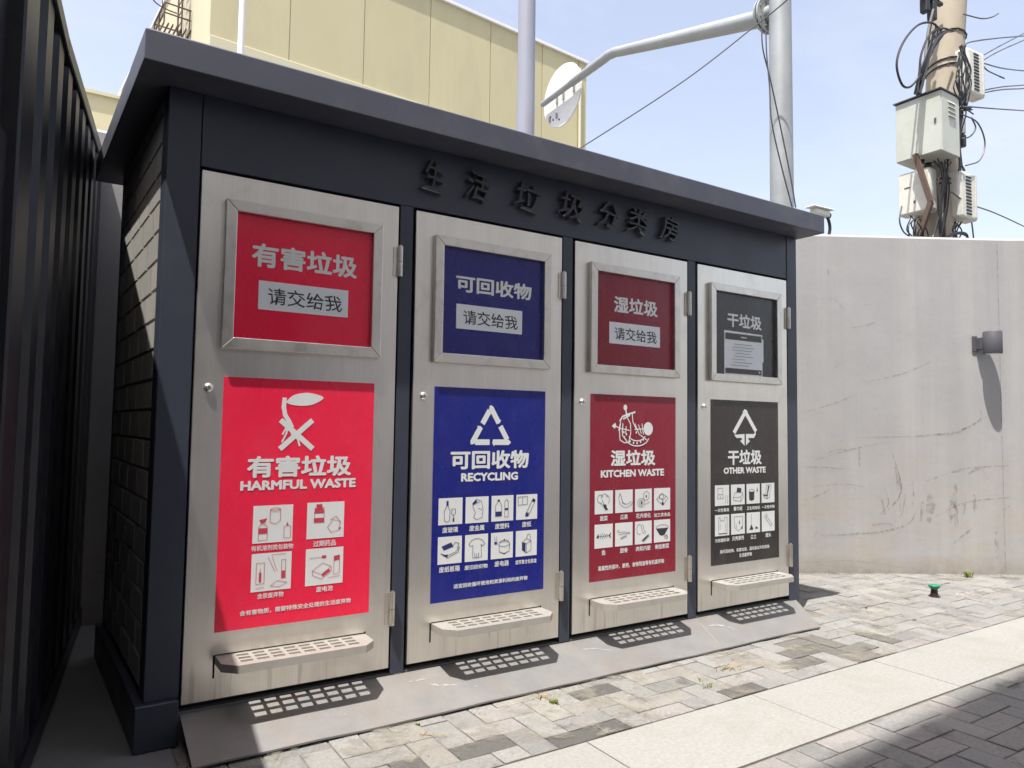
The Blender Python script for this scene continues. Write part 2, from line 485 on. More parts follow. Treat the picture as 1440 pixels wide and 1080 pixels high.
CACHE = {}
def lay(parent, rects, dark, choose, limit=290, ztop=0.0, gap=.0045):
    vis, rest = [], []
    for r in rects:
        c = ((r[0] + r[1]) / 2, (r[2] + r[3]) / 2, 0)
        if seen(c):
            q = pix(c); dist = (Vector(c) - CAM).length
            vis.append((dist, r))
        else:
            rest.append(r)
    vis.sort(key=lambda a: a[0])
    rest += [r for _, r in vis[limit:]]
    for _, r in vis[:limit]:
        x0, x1, y0, y1 = r[:4]
        mi = choose(x0, x1, y0, y1, dark)
        key = (round(x1 - x0, 3), round(y1 - y0, 3), mi, gap)
        if key not in CACHE:
            CACHE[key] = paver_mb(x1 - x0, y1 - y0, gap).mesh('paver', M_pav[mi])
        o = bpy.data.objects.new('paver', CACHE[key])
        COL.objects.link(o); o.parent = parent
        o.location = ((x0 + x1) / 2, (y0 + y1) / 2, ztop + random.uniform(-.0020, .0020))
        o.rotation_euler = (random.uniform(-.010, .010), random.uniform(-.010, .010), random.uniform(-.012, .012))
    if rest:
        mb = MB()
        for r in rest:
            x0, x1, y0, y1 = r[:4]
            mb.cur = choose(x0, x1, y0, y1, dark)
            p = paver_mb(x1 - x0, y1 - y0, gap)
            mb.raw([(v[0] + (x0 + x1) / 2, v[1] + (y0 + y1) / 2, v[2] + ztop) for v in p.v], p.f)
        o = mb.build('paver_field', M_pav, parent); tag(o, kind='stuff')

dark_pts = [(1.12, -.58), (1.80, -.33), (1.64, -.68), (1.45, -.68), (2.40, -.66), (0.86, -.70)]
damp_pts = [(3.40, -.41), (3.27, -.41), (3.22, -.59), (3.25, -.67), (3.49, -.58), (3.67, -.63), (3.14, -.52), (3.08, -.63)]
cream_pts = [(0.94, -.53), (0.93, -.36), (1.85, -.42), (1.68, -.45), (2.05, -.35), (2.2, -.4), (2.75, -.5), (2.9, -.62), (1.58, -.34)]
def choose_up(x0, x1, y0, y1, dark):
    for p in dark_pts:
        if x0 < p[0] < x1 and y0 < p[1] < y1: return 3
    for p in damp_pts:
        if x0 < p[0] < x1 and y0 < p[1] < y1: return 5
    for p in cream_pts:
        if x0 < p[0] < x1 and y0 < p[1] < y1: return 2
    r = random.random()
    return 0 if r < .62 else 1 if r < .86 else 2 if r < .95 else 4
def choose_low(x0, x1, y0, y1, dark):
    r = random.random()
    return 4 if r < .5 else 1 if r < .8 else 0

bed = MB(); bed.box(.17, 14, -.735, 6, -.028, -.006)
pavement = tag(bed.build('pavement', M_sand), 'light grey herringbone block paving in front of the booth', kind='structure')
rects = []
for r in paver_rects(1.007, -.635, (.172, 9.0), (-.732, 2.2)):
    cx, cy = (r[0] + r[1]) / 2, (r[2] + r[3]) / 2
    if cx < 3.95 and cy > -.02: continue
    if cy > inwall(cx) + .12: continue
    rects.append(r)
lay(pavement, rects, dark_pts, choose_up, 295)

bed = MB(); bed.box(-.4, 14, -8, -1.168, -.028, -.006)
lane = tag(bed.build('lane', M_sand), 'pinkish grey block paved lane in shade at the lower right', kind='structure')
lay(lane, paver_rects(2.313, -1.168 - PY * 0, (-.4, 8.0), (-3.2, -1.172)), None, choose_low, 290, gap=.007)

bed = MB(); bed.box(-.4, 14, -1.166, -.737, -.028, -.008)
strip = tag(bed.build('kerb_strip', M_sand), 'strip of pale granite slabs between the two areas of block paving', kind='structure')
for i in range(-2, 12):
    x0 = 1.470 + i * .913
    mb = paver_mb(.913, .425, .005, .003)
    o = mb.build('slab', M_slab, strip)
    o.location = (x0 + .4565, -.9515, .001 + random.uniform(-.001, .001))
g = MB(); g.box(-3, .168, -4, 1.86, -.028, -.001)
tag(g.build('alley_floor', M_conc), 'smooth dark concrete floor of the narrow gap beside the booth', kind='structure')

def filmmat(name, col, op, scale, lo, hi):
    m = stainmat(name, col, op, scale)
    for n in m.node_tree.nodes:
        if n.type == 'MAP_RANGE': n.inputs['From Min'].default_value = lo; n.inputs['From Max'].default_value = hi
        if n.type == 'TEX_NOISE': n.inputs['Detail'].default_value = 12; n.inputs['Roughness'].default_value = .72; n.inputs['Distortion'].default_value = .4
    return m
M_film = filmmat('sand_film', (0.27, 0.245, 0.20), .75, 3.2, .52, .66)
M_damp = filmmat('dark_grime_film', (0.07, 0.063, 0.052), .50, 5.0, .56, .70)
g = MB().poly([(.17, -.735, .0052), (9, -.735, .0052), (9, 2, .0052), (.17, 2, .0052)])
o = g.build('sand_film', M_film, pavement); o['kind'] = 'stuff'
g = MB().poly([(.17, -.735, .0060), (9, -.735, .0060), (9, 2, .0060), (.17, 2, .0060)])
o = g.build('grime_film', M_damp, pavement); o['kind'] = 'stuff'
g = MB().poly([(-.4, -3.2, .0062), (9, -3.2, .0062), (9, -1.165, .0062), (-.4, -1.165, .0062)])
o = g.build('grime_film', M_damp, lane); o['kind'] = 'stuff'

# ------------------------------------------------------------------ boundary wall
W0 = Vector((4.886, .82, 0)); WD = Vector((1.618, -.944, 0)).normalized(); WN = Vector((-WD.y * -1, 0, 0))
WN = Vector((WD.y, -WD.x, 0))            # towards the camera
if WN.y > 0: WN = -WN
path = [(-6, 1.86), (0, 1.86), (1.8, 1.86), (2.6, 1.80), (3.3, 1.62), (3.9, 1.36), (4.4, 1.095), (4.886, .82)]
path = [Vector((p[0], p[1], 0)) for p in path]
for s in (.5, 1.0, 1.5, 1.738):
    path.append(W0 + WD * s)
end = path[-1]
path += [end + Vector((.85, -.60, 0)) * k for k in (1, 2, 4)]
mb = MB()
n = len(path); front = []; back = []
for i, p in enumerate(path):
    t = (path[min(i + 1, n - 1)] - path[max(i - 1, 0)]).normalized()
    nn = Vector((t.y, -t.x, 0))
    if nn.y > 0: nn = -nn
    front.append(p); back.append(p - nn * .20)
HW = 2.80
def htop(p):
    return 2.842 if p.x < 3 else 2.785 + max(0, (4.9 - p.x)) * .03
vs = []
for f_, b_ in zip(front, back):
    h = htop(f_)
    vs += [(f_.x, f_.y, -.03), (f_.x, f_.y, h - .02), (f_.x * .93 + b_.x * .07, f_.y * .93 + b_.y * .07, h), (b_.x, b_.y, h), (b_.x, b_.y, -.03)]
fs = []
for i in range(n - 1):
    for k in range(4):
        fs.append((i * 5 + k, i * 5 + k + 1, (i + 1) * 5 + k + 1, (i + 1) * 5 + k))
fs.append((0, 1, 2, 3, 4)); fs.append(tuple((n - 1) * 5 + k for k in range(5))[::-1])
mb.raw(vs, fs)
wall = tag(mb.build('boundary_wall', M_wall), 'tall grey plastered wall with brown scrape marks curving behind the booth', 'wall')
# joint and marks
def wp(u, v, off=.002):
    return hit(u, v, W0 + WN * off, WN)
def ribbon(mb, pts, w0, fn):
    """flat ribbon through points with width tapering at the ends"""
    pts = catmull(pts, 6)
    n = len(pts); L_, R_ = [], []
    for i, p in enumerate(pts):
        t = (pts[min(i + 1, n - 1)] - pts[max(i - 1, 0)]).normalized()
        s = fn.cross(t).normalized()
        k = w0 * (.25 + .75 * math.sin(math.pi * min(1, max(0, (i + .5) / n)))) * random.uniform(.6, 1.3)
        L_.append(p + s * k / 2); R_.append(p - s * k / 2)
    for i in range(n - 1):
        mb.poly([L_[i], L_[i + 1], R_[i + 1], R_[i]])
def D(x, y): return (1100 + x / 2.077, 300 + y / 2.077)
mb = MB()
scr = [([(110, 940), (200, 937), (300, 928), (370, 905), (390, 870)], .014), ([(262, 911), (300, 905), (330, 914)], .012),
       ([(95, 720), (180, 695), (240, 680), (312, 668)], .010), ([(230, 655), (400, 650), (520, 640)], .008), ([(420, 645), (500, 640), (575, 605), (580, 570)], .014),
       ([(50, 585), (150, 555), (220, 525)], .008), ([(240, 493), (350, 468), (440, 430)], .010), ([(318, 690), (345, 780), (340, 830), (290, 885)], .014),
       ([(420, 782), (500, 755), (560, 742), (700, 735)], .016), ([(500, 965), (530, 940), (552, 922)], .018), ([(440, 890), (520, 850), (600, 835), (700, 828)], .010),
       ([(205, 335), (250, 325), (290, 310)], .006), ([(150, 455), (165, 440), (187, 430)], .008), ([(134, 160), (135, 178)], .010), ([(645, 436), (675, 430), (700, 442)], .014),
       ([(50, 740), (120, 742), (200, 748)], .010), ([(60, 838), (100, 825), (150, 800)], .008), ([(300, 800), (310, 850), (280, 885)], .008),
       ([(380, 780), (384, 830), (380, 860)], .010), ([(360, 820), (352, 870), (340, 890)], .010), ([(90, 800), (180, 790), (240, 800)], .007),
       ([(210, 335), (150, 250), (60, 270)], .004), ([(640, 870), (670, 850), (690, 825)], .010), ([(545, 760), (575, 745), (590, 760)], .02), ([(213, 790), (215, 815)], .010),
       ([(120, 705), (160, 690), (200, 690)], .007), ([(60, 1020), (200, 1015), (330, 1030)], .006), ([(480, 650), (515, 640), (540, 625)], .010)]
for pts, wd in scr:
    ribbon(mb, [wp(*D(*p), off=.0025) for p in pts], wd, WN)
o = mb.build('scrape_marks', M_stain, wall); o['kind'] = 'stuff'
mb = MB()
for pts, wd in [([(490, 905), (500, 850), (508, 785)], .06), ([(430, 815), (434, 850), (428, 905)], .07), ([(505, 850), (510, 920)], .045), ([(625, 930), (628, 1010)], .04),
                ([(330, 740), (340, 800), (345, 870)], .03), ([(560, 820), (565, 880)], .035), ([(410, 840), (405, 900)], .03), ([(535, 830), (530, 880)], .02), ([(700, 700), (702, 830)], .03),
                ([(650, 460), (655, 560)], .02), ([(226, 690), (226, 740)], .02), ([(290, 830), (300, 880)], .02)]:
    ribbon(mb, [wp(*D(*p), off=.0018) for p in pts], wd, WN)
o = mb.build('dirt_runs', M_stain2, wall); o['kind'] = 'stuff'
# thin vertical joint in the render where the wall turns
mb = MB(); p = W0 + WD * 1.738
mb.box(-.003, .003, -.0015, .002, .02, 2.74)
o = mb.build('render_joint', M_stain2, wall); o.location = p - WD * .02 + WN * .0006; o.rotation_euler.z = math.atan2(WD.y, WD.x)

# wall lamp: plate, arm and a half round housing
lc = wp(1379, 484, 0)
root = empty('wall_lamp', lc, 'small grey wall lamp casting a long shadow on the plastered wall', 'lamp')
root.rotation_euler.z = math.atan2(WD.y, WD.x)
root.scale = (.92, 1, .95)
mb = MB(); mb.box(-.085, -.035, -.012, 0, -.07, .07); mb.build('back_plate', M_lamp, root, bevel=.004)
mb = MB(); mb.box(-.05, .0, -.07, -.012, -.05, .05); mb.build('arm', M_lamp, root, bevel=.003)
mb = MB()
pr = []
for k in range(13):
    a = math.pi * 2 * k / 12
mb.lathe([(.070, -.095), (.072, -.09), (.072, .09), (.068, .096)], (.02, -.115, 0), 28)
mb.build('housing', M_lamp, root, smooth=True)
mb = MB(); mb.lathe([(.055, -.0965), (.055, -.096)], (.02, -.115, 0), 24); mb.build('lens', M_label, root)

# ------------------------------------------------------------------ waste booth
SH = -.054                                    # the side walls run slightly off square
def sx(x, y): return x + SH * max(y, 0)
def quadbox(mb, x0, x1, y0, y1, z0, z1):
    mb.raw([(sx(x0, y0), y0, z0), (sx(x1, y0), y0, z0), (sx(x1, y1), y1, z0), (sx(x0, y1), y1, z0),
            (sx(x0, y0), y0, z1), (sx(x1, y0), y0, z1), (sx(x1, y1), y1, z1), (sx(x0, y1), y1, z1)],
           [(0, 3, 2, 1), (4, 5, 6, 7), (0, 1, 5, 4), (1, 2, 6, 5), (2, 3, 7, 6), (3, 0, 4, 7)])
    return mb
BD = 1.22                                     # depth
booth = empty('waste_booth', (0, 0, 0), 'dark blue grey sheet metal waste sorting booth with four steel doors', 'waste booth')
XL, XR = .078, 3.752
ZD0, ZD1 = .130, 2.100
ZS = 2.390
DX = [.200 + .883 * i for i in range(4)]
mb = quadbox(MB(), XL + .03, XR - .03, .045, BD - .03, .10, ZS - .002); mb.build('inner_case', M_dark, booth)
# pillars and mullions
mb = quadbox(MB(), XL, DX[0] - .007, 0, .10, .16, ZS - .001); mb.build('corner_post', M_paint, booth, bevel=.003)
mb = quadbox(MB(), DX[3] + .807, XR, 0, .10, .02, ZS - .001); mb.build('corner_post', M_paint, booth, bevel=.003)
mb = quadbox(MB(), XL, XL + .06, BD - .07, BD, .16, ZS - .001); mb.build('corner_post', M_paint, booth, bevel=.003)
for i in range(3):
    mb = MB().box(DX[i] + .809, DX[i + 1] - .013, .004, .06, .10, ZD1 + .012)
    mb.build('mullion', M_paint, booth, bevel=.002)
mb = MB().box(DX[0] - .004, DX[3] + .803, .003, .06, ZD1 + .013, ZS - .001); mb.build('header_panel', M_paint, booth, bevel=.0015)
# side wall: dark backing rail with cladding bricks
mb = MB(); quadbox(mb, XL + .012, XL + .03, .098, BD - .06, .17, ZS - .002)
sw = mb.build('side_wall', M_paint, booth)
row = 0; z = .185
brick_cache = {}
while z < ZS - .03:
    h = min(.106, ZS - .006 - z)
    y = .112 - (.125 if row % 2 else 0)
    while y < BD - .07:
        y0, y1 = max(y, .104), min(y + .238, BD - .074)
        if y1 - y0 > .03:
            mb = MB(); a, b = (y1 - y0) / 2, h / 2; c = .004
            mb.raw([(0, -a, -b), (0, a, -b), (0, a, b), (0, -a, b), (-.012, -a + c, -b + c), (-.012, a - c, -b + c), (-.012, a - c, b - c), (-.012, -a + c, b - c)],
                   [(0, 1, 5, 4), (1, 2, 6, 5), (2, 3, 7, 6), (3, 0, 4, 7), (4, 5, 6, 7)])
            key = (round(a, 3), round(b, 3))
            if key not in brick_cache: brick_cache[key] = mb.mesh('brick', M_brick)
            o = bpy.data.objects.new('brick', brick_cache[key]); COL.objects.link(o); o.parent = sw
            ym = (y0 + y1) / 2
            o.location = (sx(XL + .012, ym), ym, z + h / 2)
            o.rotation_euler.z = -math.atan(SH)
        y += .250
    z += .1125; row += 1
mb = quadbox(MB(), XR - .02, XR - .001, .099, BD, .10, ZS - .002); mb.build('side_panel', M_paint, booth)
mb = quadbox(MB(), XL + .05, XR - .02, BD - .02, BD - .001, .10, ZS - .002); mb.build('back_panel', M_paint, booth)
# skirting
mb = quadbox(MB(), XL - .028, DX[0] - .010, -.03, .2, 0, .160)
quadbox(mb, XL - .028, XL + .012, .2, BD + .02, 0, .160)
mb.build('skirting', M_paint, booth, bevel=.003)
mb = MB().box(DX[0] - .009, DX[3] + .805, .012, .09, 0, .104); mb.build('sill', M_conc, booth)
# roof tray
RF = .17
def roofpts(e, z, y0, y1, xl, xr):
    return [(xl + e, y0 + e, z), (xr - e, y0 + e, z), (xr + SH * y1 - e, y1 - e, z), (xl + SH * (y1 - y0) - e * -1, y1 - e, z)]
a = roofpts(0, ZS, -RF, 1.38, -.022, 3.802); b = roofpts(0, ZS + .108, -RF, 1.38, -.022, 3.802)
c = roofpts(.012, ZS + .116, -RF, 1.38, -.022, 3.802)
mb = MB().raw(a + b + c, [(3, 2, 1, 0), (0, 1, 5, 4), (1, 2, 6, 5), (2, 3, 7, 6), (3, 0, 4, 7), (4, 5, 9, 8), (5, 6, 10, 9), (6, 7, 11, 10), (7, 4, 8, 11), (8, 9, 10, 11)])
mb.build('roof', M_roof, booth, bevel=.0025)

M_letter = mat('raised_letter_paint', (0.022, 0.025, 0.036), 0.3, var=0.05)
M_glint = mat('letter_glint_steel', (0.42, 0.42, 0.45), 0.3, metal=1.0)  # pale steel, stands in for ground glare on the letters' edges
# raised letters over the doors
def textmesh(body, x0, x1, z0, z1, y, m, name, parent, bold=0.0, extrude=0.0, shear=0.0, bevel=0.0, bend=0.0, depth=1.0, side=None):
    """flat (or raised) lettering fitted to a rectangle; bold thickens the strokes, in em"""
    cu = bpy.data.curves.new('text', 'FONT'); cu.body = body
    cu.shear = shear; cu.extrude = extrude; cu.bevel_depth = bevel
    cu.resolution_u = 2
    o = bpy.data.objects.new('tmp', cu); COL.objects.link(o)
    bpy.context.view_layer.update()
    me = bpy.data.meshes.new_from_object(o.evaluated_get(bpy.context.evaluated_depsgraph_get()))
    bpy.data.objects.remove(o)
    V = [v.co.copy() for v in me.vertices]
    F = [tuple(p.vertices) for p in me.polygons]
    bpy.data.meshes.remove(me)
    if bold:
        sh = [(bold * math.cos(k * math.pi / 4), bold * math.sin(k * math.pi / 4)) for k in range(8)]
        n = len(V); V2, F2 = list(V), list(F)
        for q, (dx, dz) in enumerate(sh):
            F2 += [tuple(i + n * (q + 1) for i in f) for f in F]
            V2 += [Vector((v.x + dx, v.y + dz, v.z + (q + 1) * .00003)) for v in V]
        V, F = V2, F2
    ax, bx_ = min(v.x for v in V), max(v.x for v in V)
    ay, by = min(v.y for v in V), max(v.y for v in V)
    out = []
    for v in V:
        a_, b_ = (v.x - ax) / (bx_ - ax), (v.y - ay) / (by - ay)
        if bend:
            a_, b_ = a_ + bend * math.sin(b_ * 5.0) * .5, b_ + bend * math.sin(a_ * 4.2 + .6)
        out.append((x0 + a_ * (x1 - x0), y - v.z * depth, z0 + b_ * (z1 - z0)))
    me = bpy.data.meshes.new(name); me.from_pydata(out, [], F); me.materials.append(m)
    if side:
        me.materials.append(side); me.update()
        for p in me.polygons:
            if abs(p.normal.y) < .6 and (p.normal.z < -.1 or p.normal.x < -.3): p.material_index = 1  # only lower and left sides get it: the highlight is put into the colour
    ob = bpy.data.objects.new(name, me); COL.objects.link(ob); ob.parent = parent
    return ob
for ch, x, wd in zip('生活垃圾分类房', (1.149, 1.379, 1.655, 1.922, 2.163, 2.366, 2.604), (.115, .14, .165, .175, .145, .160, .155)):
    o = textmesh(ch, x - wd / 2, x + wd / 2, 2.190, 2.328, -.010, M_letter, 'letter', booth, extrude=.016, shear=.28, bevel=.016, bend=.06, depth=.6, side=M_glint)

# ---- doors
TITLES = ['有害垃圾', '可回收物', '湿垃圾', '干垃圾']
SUBS = ['HARMFUL WASTE', 'RECYCLING', 'KITCHEN WASTE', 'OTHER WASTE']
YP = -.0022          # poster face
def strokes(mb, P, paths, wd, y):
    """flat pen strokes; P maps (a, b) to x, z"""
    for path in paths:
        pts = [Vector((P(*p)[0], 0, P(*p)[1])) for p in path]
        for i in range(len(pts) - 1):
            y -= .000012
            a_, b_ = pts[i], pts[i + 1]
            t = b_ - a_
            if t.length < 1e-6: continue
            t.normalize(); s = Vector((-t.z, 0, t.x)) * wd / 2
            e = t * wd * .35
            q = [a_ - s - e, b_ - s + e, b_ + s + e, a_ + s - e]
            mb.poly([(v.x, y, v.z) for v in q])
def fill(mb, P, pts, y):
    q = [P(*p) for p in pts]
    ar = sum(q[i][0] * q[(i + 1) % len(q)][1] - q[(i + 1) % len(q)][0] * q[i][1] for i in range(len(q)))
    if ar < 0: q = q[::-1]
    mb.poly([(x, y, z_) for x, z_ in q])
def arc(cx, cy, rx, ry, a0, a1, n=10):
    return [(cx + rx * math.cos(R(a0 + (a1 - a0) * k / n)), cy + ry * math.sin(R(a0 + (a1 - a0) * k / n))) for k in range(n + 1)]
# drawings in a unit square, each: (strokes, fills)
DR = {
 'spray': ([[(.14, .08), (.14, .42), (.2, .5), (.3, .5), (.36, .42), (.36, .08), (.14, .08)], [(.78, .1), (.78, .42), (.95, .42), (.95, .1), (.78, .1)],
            [(.42, .55), (.42, .88), (.68, .9), (.68, .58), (.55, .5), (.42, .55)], arc(.55, .88, .13, .05, 0, 360)], [[(.14, .25), (.36, .25), (.36, .4), (.14, .4)], [(.15, .62), (.35, .66), (.3, .55), (.2, .52)], [(.83, .44), (.9, .44), (.865, .54)]]),
 'pills': ([[(.2, .45), (.2, .85), (.45, .85), (.45, .45), (.2, .45)], [(.55, .3), (.7, .5), (.9, .45), (.85, .2), (.65, .15), (.55, .3)], [(.62, .5), (.78, .6), (.92, .4)]], [[(.18, .45), (.46, .45), (.46, .57), (.18, .57)], [(.18, .7), (.46, .7), (.42, .84), (.22, .84)], [(.24, .86), (.4, .86), (.4, .95), (.24, .95)], [(.86, .25), (.92, .3), (.9, .2)]]),
 'thermo': ([[(.12, .2), (.12, .75), (.32, .75), (.32, .2), (.12, .2)], [(.22, .25), (.22, .6)], [(.4, .9), (.58, .5)], [(.5, .92), (.64, .5)], [(.75, .3), (.75, .8), (.85, .8), (.85, .3)], [(.48, .12), (.65, .25), (.9, .18), (.7, .08), (.48, .12)], [(.12, .1), (.32, .1)], [(.5, .95), (.85, .95)]], [[(.19, .25), (.25, .25), (.25, .5), (.19, .5)], [(.76, .3), (.84, .3), (.84, .5), (.76, .5)]]),
 'battery': ([[(.75, .25), (.75, .75), (.9, .78), (.9, .28), (.75, .25)], [(.18, .4), (.45, .6), (.68, .48), (.42, .28), (.18, .4)], [(.18, .4), (.18, .28), (.42, .16), (.68, .34), (.68, .48)], [(.1, .75), (.4, .75)], [(.62, .18), (.92, .2)]], [[(.42, .72), (.54, .72), (.54, .8), (.42, .8)], [(.75, .62), (.9, .65), (.9, .78), (.75, .76)], [(.42, .28), (.62, .42), (.66, .36), (.46, .22)]]),
 'bottleglass': ([[(.25, .15), (.23, .5), (.33, .68), (.33, .88), (.4, .88), (.4, .68), (.48, .5), (.46, .15), (.36, .1), (.25, .15)], [(.55, .58), (.54, .42), (.62, .33), (.7, .42), (.7, .58), (.55, .58)], [(.62, .33), (.62, .12)]], [[(.33, .7), (.4, .7), (.4, .88), (.33, .88)], [(.59, .1), (.66, .1), (.66, .24), (.6, .24)]]),
 'can': ([[(.3, .75), (.45, .9), (.68, .82), (.76, .5), (.72, .2), (.5, .12), (.35, .2), (.42, .4), (.32, .6), (.3, .75)], [(.4, .72), (.6, .8)], [(.55, .55), (.7, .5)]], [[(.28, .74), (.45, .88), (.5, .8), (.33, .68)]]),
 'plastic': ([[(.18, .2), (.18, .6), (.28, .78), (.36, .78), (.46, .6), (.46, .2), (.18, .2)], [(.6, .15), (.6, .75), (.68, .85), (.76, .75), (.76, .15), (.6, .15)]], [[(.17, .2), (.47, .2), (.47, .38), (.17, .38)], [(.6, .42), (.77, .42), (.77, .5), (.6, .5)], [(.27, .78), (.37, .78), (.37, .85), (.27, .85)]]),
 'paper': ([[(.08, .9), (.08, .58), (.52, .6), (.52, .92), (.08, .9)], [(.3, .9), (.3, .6)], [(.45, .2), (.78, .8), (.9, .74), (.58, .14), (.45, .2)]], [[(.42, .12), (.55, .1), (.6, .26), (.46, .28)], [(.72, .72), (.8, .84), (.92, .76), (.86, .66)]]),
 'box': ([[(.12, .4), (.4, .3), (.75, .42), (.9, .6)], [(.12, .4), (.4, .22), (.85, .4), (.9, .6)], [(.6, .6), (.72, .78), (.88, .72), (.8, .55)]], [[(.15, .65), (.55, .78), (.65, .62), (.25, .5)], [(.2, .32), (.4, .22), (.42, .35)]]),
 'shirt': ([[(.28, .78), (.42, .84), (.58, .84), (.74, .78), (.86, .62), (.76, .55), (.7, .62), (.72, .14), (.34, .12), (.34, .6), (.24, .56), (.16, .64), (.28, .78)], [(.44, .13), (.42, .3)], [(.58, .13), (.6, .3)], [(.5, .13), (.5, .26)]], []),
 'cooker': ([[(.15, .85), (.2, .6)], [(.25, .85), (.28, .55)], arc(.6, .55, .25, .1, 0, 360, 14), [(.36, .54), (.38, .25), (.6, .18), (.82, .25), (.85, .54)], arc(.6, .58, .22, .12, 20, 160)], [[(.4, .27), (.6, .19), (.8, .27), (.6, .14)], [(.14, .65), (.26, .65), (.26, .55), (.16, .55)], [(.56, .68), (.64, .68), (.62, .74), (.58, .74)]]),
 'carton': ([[(.3, .55), (.5, .68), (.72, .58), (.72, .22), (.5, .12), (.3, .25), (.3, .55)], [(.5, .12), (.5, .48), (.72, .58)], [(.5, .48), (.3, .55)], [(.5, .68), (.56, .85), (.66, .84), (.7, .6)]], [[(.3, .55), (.46, .5), (.46, .15), (.3, .26)]]),
 'veg': ([arc(.3, .65, .16, .18, 30, 300, 10), arc(.52, .72, .16, .14, 0, 200, 10), arc(.68, .6, .12, .18, -60, 120, 10), [(.3, .48), (.5, .3), (.6, .15)], [(.62, .42), (.62, .3), (.72, .18)], [(.4, .6), (.56, .3)]], [[(.45, .42), (.6, .4), (.72, .15), (.58, .18)]]),
 'banana': ([arc(.62, .62, .42, .4, 170, 330, 14), arc(.66, .7, .32, .34, 175, 320, 12), [(.2, .7), (.26, .85), (.33, .72)], [(.38, .6), (.4, .42), (.6, .36)]], []),
 'flower': ([arc(.36, .38, .22, .2, 0, 360, 12), arc(.66, .68, .18, .2, 0, 360, 12), arc(.36, .38, .12, .12, 0, 360, 8), [(.6, .3), (.85, .4)]], [arc(.38, .38, .05, .07, 0, 360, 8)[:-1], arc(.66, .66, .04, .07, 0, 360, 8)[:-1]]),
 'food': ([[(.15, .5), (.5, .75), (.85, .55), (.55, .2), (.15, .5)], [(.3, .55), (.55, .45), (.75, .62)], [(.55, .2), (.55, .45)], arc(.45, .62, .14, .12, 0, 360, 10)], [[(.45, .28), (.56, .2), (.6, .32), (.52, .4)]]),
 'fish': ([[(.2, .5), (.8, .5)], [(.3, .6), (.36, .5), (.3, .4)], [(.42, .62), (.48, .5), (.42, .38)], [(.54, .6), (.6, .5), (.54, .4)], [(.66, .58), (.7, .5), (.66, .42)]], [[(.1, .46), (.2, .6), (.24, .5), (.2, .4)], [(.76, .5), (.92, .64), (.86, .5), (.92, .36)]]),
 'bones': ([[(.15, .6), (.5, .6), (.85, .55)], [(.2, .5), (.5, .52), (.85, .5)], [(.15, .6), (.12, .66), (.2, .68)], [(.3, .35), (.65, .45)], [(.32, .3), (.66, .4)]], []),
 'meat': ([arc(.25, .65, .14, .22, 60, 300, 10), [(.35, .85), (.45, .5), (.6, .45)], [(.45, .85), (.55, .6), (.65, .5)], [(.4, .15), (.8, .4), (.85, .32), (.5, .1), (.4, .15)]], [[(.44, .18), (.76, .38), (.8, .33), (.5, .13)]]),
 'bowl': ([arc(.5, .65, .38, .12, 0, 360, 14), [(.6, .25), (.8, .3), (.78, .15)], arc(.75, .2, .1, .06, 0, 360, 8)], [[(.12, .62), (.88, .62), (.65, .32), (.5, .28), (.35, .32)]]),
 'cutlery': ([[(.2, .55), (.2, .85), (.55, .85), (.55, .55), (.2, .55)], [(.15, .35), (.2, .55)], [(.6, .35), (.55, .55)], [(.15, .35), (.6, .35)], [(.75, .1), (.75, .5)], [(.88, .08), (.88, .48)], [(.35, .5), (.4, .38)]], []),
 'tissue': ([[(.15, .35), (.3, .6), (.85, .6), (.88, .35), (.7, .15), (.2, .22), (.15, .35)], [(.15, .35), (.7, .38), (.88, .55)], [(.7, .38), (.7, .15)]], [[(.4, .62), (.45, .85), (.75, .8), (.72, .6)]]),
 'roll': ([arc(.38, .65, .2, .07, 0, 360, 12), [(.18, .65), (.2, .2)], [(.58, .65), (.56, .2)], [(.8, .55), (.82, .8)]], [[(.2, .6), (.56, .6), (.54, .2), (.38, .14), (.22, .2)], [(.74, .6), (.8, .8), (.86, .62)]]),
 'cups': ([[(.35, .9), (.75, .9), (.6, .25), (.45, .2), (.35, .25), (.55, .7)], [(.1, .45), (.2, .25), (.45, .2), (.5, .45), (.1, .45)], [(.4, .85), (.3, .5)]], [[(.12, .4), (.48, .4), (.44, .34), (.16, .34)], [(.5, .85), (.62, .85), (.5, .5), (.42, .48)]]),
 'bag': ([[(.25, .1), (.25, .85), (.35, .88), (.38, .68), (.5, .75), (.62, .68), (.68, .88), (.85, .85), (.85, .1), (.25, .1)], [(.35, .3), (.35, .6)], [(.75, .2), (.75, .6)]], [[(.25, .08), (.85, .08), (.85, .12), (.25, .12)]]),
 'shell': ([[(.2, .85), (.25, .35), (.5, .15), (.8, .3), (.85, .85), (.2, .85)], [(.35, .5), (.4, .3)]], [[(.7, .3), (.85, .4), (.8, .2)], [(.55, .5), (.6, .7), (.65, .5)]]),
 'dust': ([[(.35, .92), (.35, .3)]], [[(.2, .15), (.5, .15), (.38, .38), (.32, .38)], [(.62, .18), (.85, .18), (.78, .28), (.68, .28)]]),
 'butt': ([[(.2, .75), (.7, .25)], [(.28, .82), (.8, .35)], [(.2, .75), (.28, .82)], [(.7, .25), (.8, .35)], [(.35, .92), (.42, .82), (.38, .72)]], []),
}
PIC = [['spray', 'pills', 'thermo', 'battery'], ['bottleglass', 'can', 'plastic', 'paper', 'box', 'shirt', 'cooker', 'carton'],
       ['veg', 'banana', 'flower', 'food', 'fish', 'bones', 'meat', 'bowl'], ['cutlery', 'tissue', 'roll', 'cups', 'bag', 'shell', 'dust', 'butt']]
